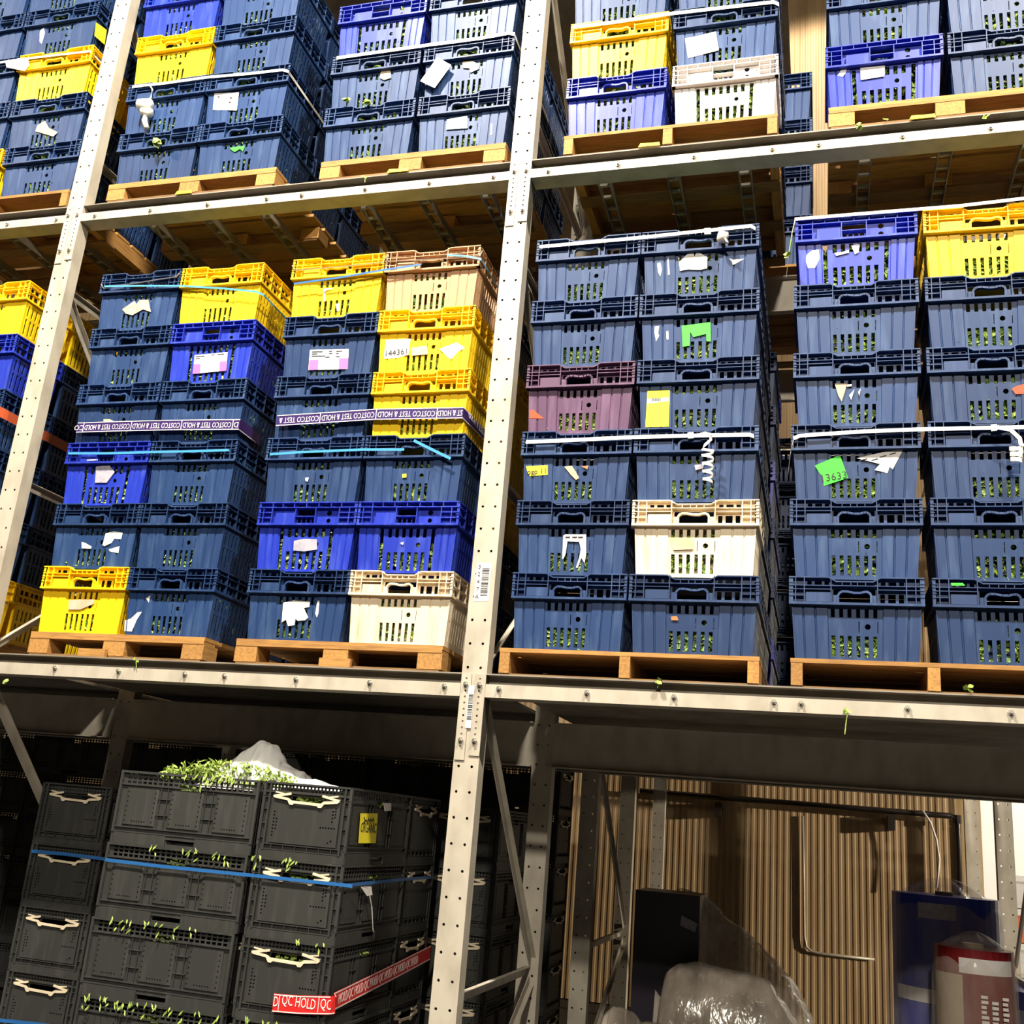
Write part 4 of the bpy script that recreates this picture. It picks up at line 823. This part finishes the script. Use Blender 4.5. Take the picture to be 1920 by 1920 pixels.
for (kk, r), t in GC.items():
    for _ in range(40): leaf(mb, Vector((t.location.x+R.uniform(-.055,.055), .118+R.uniform(.01,.05), t.location.z+R.uniform(.225,.268))), R.uniform(.02,.04), .018, rv(R), Vector((0,-1,.4)))
    if kk == 'R':
        for _ in range(25): leaf(mb, Vector((-1.945-R.uniform(0,.02), t.location.y+R.uniform(-.05,.05), t.location.z+R.uniform(.24,.268))), R.uniform(.02,.04), .018, rv(R), Vector((1,-1,.4)))
for _ in range(120): leaf(mb, Vector((-1.93+R.uniform(-.03,.02), R.uniform(.55,.95), ZT-3*GH-.18+R.uniform(-.1,.05))), R.uniform(.03,.05), .02, rv(R), Vector((1,-1,.4)))
tag(mb.obj('leafy_greens', 'leafy'), 'stray green leaves poking out between the grey crates', 'greens', None, 'stuff')
def lump(name, m, prof, y0, y1, seed, label, cat, ny=10, amp=.012, group=None, parent=None, zb=None):
    # prof: outline points (x, ztop) at the ridge; draped over depth y0..y1
    R = random.Random(seed); mb = MB(); n = len(prof)*4; xs = []
    for i in range(n+1):
        u = i/n*(len(prof)-1); k = min(int(u), len(prof)-2); f = u-k; f = f*f*(3-2*f)
        xs.append((prof[k][0]*(1-f)+prof[k+1][0]*f, prof[k][1]*(1-f)+prof[k+1][1]*f))
    base = zb if zb is not None else min(z for _, z in prof); o = len(mb.v)
    for x, z in xs:
        for j in range(ny+1):
            v = j/ny; h = math.sin(math.pi*min(1, max(0, v)))**.45 if 0 < v < 1 else 0
            mb.v.append((x+R.uniform(-1,1)*amp, y0+(y1-y0)*v+R.uniform(-1,1)*amp*.6, base+(z-base)*h+R.uniform(-1,1)*amp*(h > 0)))
    for i in range(n):
        for j in range(ny): a = o+i*(ny+1)+j; mb.f.append((a, a+1, a+ny+2, a+ny+1))
    ob = mb.obj(name, m, parent, True); md = ob.modifiers.new('s', 'SUBSURF'); md.levels = 1; md.render_levels = 2
    if label: tag(ob, label, cat, group)
    return ob
lump('plastic_bag', 'bagm', [(-2.72,1.59),(-2.66,1.66),(-2.56,1.745),(-2.48,1.79),(-2.42,1.775),(-2.36,1.70),(-2.27,1.665),(-2.22,1.63),(-2.14,1.60)], .145, .40, 4, 'white plastic bag lying on the greens above the grey crates', 'bag', zb=1.56)
lump('plastic_bag', 'bagm', [(-2.3,1.60),(-2.24,1.632),(-2.16,1.634),(-2.08,1.615),(-2.0,1.60)], .13, .3, 5, 'small white liner edge at the rim of the latch-forward crate', 'bag', zb=1.585, amp=.004)

# ------------------------------------------------------------------ pipes on the back wall
mb = MB(); pa, pb = at(1200, 1483, WY-.14), at(1783, 1530, WY-.14); mb.tube([pa, pb, pb+Vector((.045,0,-.02)), pb+Vector((.05,0,-.07)), pb+Vector((.045,0,-1.6))], .026, 10); p1 = mb.obj('wall_pipe', 'pipe', None, True)
tag(p1, 'dark pipe running along the back wall and turning down at right', 'pipe')
for x in (-.93, .6): MB().box(x-.03, x+.03, WY-.16, WY-.012, 1.75, 1.88).obj('bracket', 'pipe', p1)
MB().tube([pb+Vector((.05,0,.012)), pb+Vector((.05,0,-.06))], .036, 10).obj('elbow', 'pipe', p1)
mb = MB(); mb.tube([at(1505,1530,WY-.03), at(1507,1650,WY-.03), at(1508,1755,WY-.03), at(1512,1775,WY-.03), at(1522,1784,WY-.03), at(1540,1788,WY-.03), at(1640,1799,WY-.03)], .012, 8); tag(mb.obj('conduit', 'conduit', None, True), 'thin grey conduit bent at right angle on the tan wall', 'conduit')
mb = MB(); mb.tube([at(x, y, WY-.2) for x, y in ((1730,1520),(1745,1542),(1756,1575),(1761,1610),(1759,1640),(1756,1665))], .009, 8); tag(mb.obj('hose', 'paper', None, True), 'white hose curving down from the dark pipe', 'hose')
# far bright room beyond the right end
def carton(x, y, z, w, d, h, m, lab):
    t = thing('produce_carton', (x, y, z), lab, 'carton', 'cartons in the bright room beyond')
    MB().box(-w/2, w/2, 0, d, 0, h).obj('carton_body', m, t); MB().box(-w/2-.004, w/2+.004, -.004, d+.004, h*.82, h+.004).obj('carton_lid', 'whitew', t); MB().box(-w*.2, w*.2, -.003, -.0005, h*.25, h*.6).obj('print', 'redtag', t)
for k in range(4): carton(2.55, 9.4, .02+k*.36, .9, .6, .345, 'orange' if k % 2 == 0 else 'paper', f'{"orange" if k%2==0 else "white"} carton, {["bottom","second","third","top"][k]} of the stack in the bright far room')

# ------------------------------------------------------------------ wrapped rolls on the floor
def roll(name, c, r, h, m, label, cover, band=None, txt=None):
    t = thing(name, c, label, 'roll', 'rolls of printed film standing on the floor')
    def cyl(r0, z0, z1, n=36):
        mb = MB(); P = [(r0*math.cos(2*math.pi*k/n), r0*math.sin(2*math.pi*k/n), z0) for k in range(n)]; mb.slab(P, (0, 0, z1-z0)); return mb
    cyl(r, 0, h).obj('film_roll', m, t); cyl(.05, h+.0005, h+.02).obj('core', 'core', t)
    if band:
        for z0, z1, a0, a1, bm in band:
            mb = MB(); n = 14; A = [a0+(a1-a0)*k/n for k in range(n+1)]
            for a, b in zip(A, A[1:]): 
                q = [(math.sin(u)*(r+.0012), -math.cos(u)*(r+.0012)) for u in (a, b)]
                mb.add([(q[0][0],q[0][1],z0),(q[1][0],q[1][1],z0),(q[1][0],q[1][1],z1),(q[0][0],q[0][1],z1)], [(0,1,2,3)])
            mb.obj('printed_band', bm, t)
    if txt:
        for k, n_mk in enumerate(txt):      # columns of blurred, unreadable print
            mb = MB(); rk = random.Random(k+2)
            for q in range(n_mk): mb.box(.002+.048*k, .030+.048*k+rk.uniform(-.006, .006), -r-.0062, -r-.0058, h*.70+q*.0225, h*.70+q*.0225+.014)
            mb.obj('print', 'tapew', t)
    # loose plastic bag around
    R = random.Random(int(r*1000)); n = 40; mb = MB(); rows = 14; o = 0
    for j in range(rows+1):
        v = j/rows; z = .0+(h+cover)*v; rr = r*(1.05+.16*(1-v)) if v < .86 else r*(1.05)*math.sqrt(max(0, 1-((v-.86)/.14)**2*.96))
        for k in range(n):
            a = 2*math.pi*k/n; q = rr*(1+.035*math.sin(a*7+v*4+r*50)+.03*R.uniform(-1,1)); mb.v.append((q*math.cos(a), q*math.sin(a), z+R.uniform(-.01,.01)*(v > 0)))
    for j in range(rows):
        for k in range(n): mb.f.append((j*n+k, j*n+(k+1) % n, (j+1)*n+(k+1) % n, (j+1)*n+k))
    mb.f.append(tuple(rows*n+k for k in range(n)))
    ob = mb.obj('plastic_cover', 'filmroll', t, True); md = ob.modifiers.new('s', 'SUBSURF'); md.levels = 1; md.render_levels = 2
    return t
roll('film_roll_stack', (.672, 2.62, .02), .285, 1.31, 'rollblue', 'tall blue film roll in clear plastic by the right frame', .10, [(.76, .83, -1.2, 1.2, 'tapew'), (1.19, 1.27, -.6, .1, 'papergrey'), (.02, .58, -1.2, 1.2, 'rollblue')])
roll('film_roll_stack', (.735, 1.95, .02), .185, 1.09, 'rollred', 'red printed film roll in clear plastic, in front of the blue one', .08, [(.98, 1.05, -.5, 1.0, 'tapew'), (.3, .97, -1.5, -.42, 'core')], [6, 5, 6])
roll('film_roll_stack', (1.25, 3.3, .02), .24, .80, 'rollblue', 'shorter wrapped roll at the right edge behind the others', .10, [(.60, .70, -1.2, 1.2, 'tapew')])
# cloudy plastic-wrapped bundles at lower centre
t0 = thing('wrapped_bundle', (-.78, 3.0, 0.02), 'tall dark bundle under a sloping clear plastic sheet, lower centre', 'bundle')
wpart(MB().box(-1.12, -.72, 2.75, 3.2, .02, 1.19), 'carton_stack', 'darkbox', t0); wpart(MB().slab([at(x, y, 2.735) for x, y in ((1278,1716),(1308,1732),(1303,1748),(1275,1735))], (0, .004, 0)), 'label', 'papergrey', t0)
ob = lump('plastic_sheet', 'filmclear', [(-.98,1.16),(-.9,1.215),(-.74,1.21),(-.62,1.10),(-.5,1.03),(-.36,.93),(-.26,.84),(-.16,.74),(-.08,.60),(-.02,.45),(.02,.2)], 2.68, 3.4, 8, None, None, amp=.016, zb=.02, parent=t0); ob.matrix_parent_inverse = Matrix.Translation(-t0.location)
t1 = thing('wrapped_bundle', (-.5, 2.4, 0.02), 'low plastic-wrapped block at lower centre below the tan wall', 'bundle')
ob = lump('plastic_wrap', 'filmcloud', [(-.92,.3),(-.87,.78),(-.78,.845),(-.6,.85),(-.4,.83),(-.28,.80),(-.2,.70),(-.12,.58),(-.05,.3)], 2.12, 2.66, 9, None, None, amp=.012, zb=.02, parent=t1); ob.matrix_parent_inverse = Matrix.Translation(-t1.location)
wpart(MB().box(-.80, -.30, 2.32, 2.52, .02, .66), 'wrapped_goods', 'wrapg', t1)
t2 = thing('wrapped_bundle', (-.95, 1.7, 0.02), 'crumpled plastic bundle at the bottom edge beside the second post', 'bundle')
ob = lump('plastic_wrap', 'filmcloud', [(-1.14,.3),(-1.10,.60),(-1.04,.655),(-.97,.65),(-.9,.60),(-.8,.60),(-.68,.585),(-.56,.55),(-.46,.40),(-.42,.2)], 1.5, 2.0, 10, None, None, amp=.012, zb=.02, parent=t2); ob.matrix_parent_inverse = Matrix.Translation(-t2.location)
wpart(MB().box(-1.04, -.58, 1.66, 1.86, .02, .46), 'wrapped_goods', 'wrapg', t2)
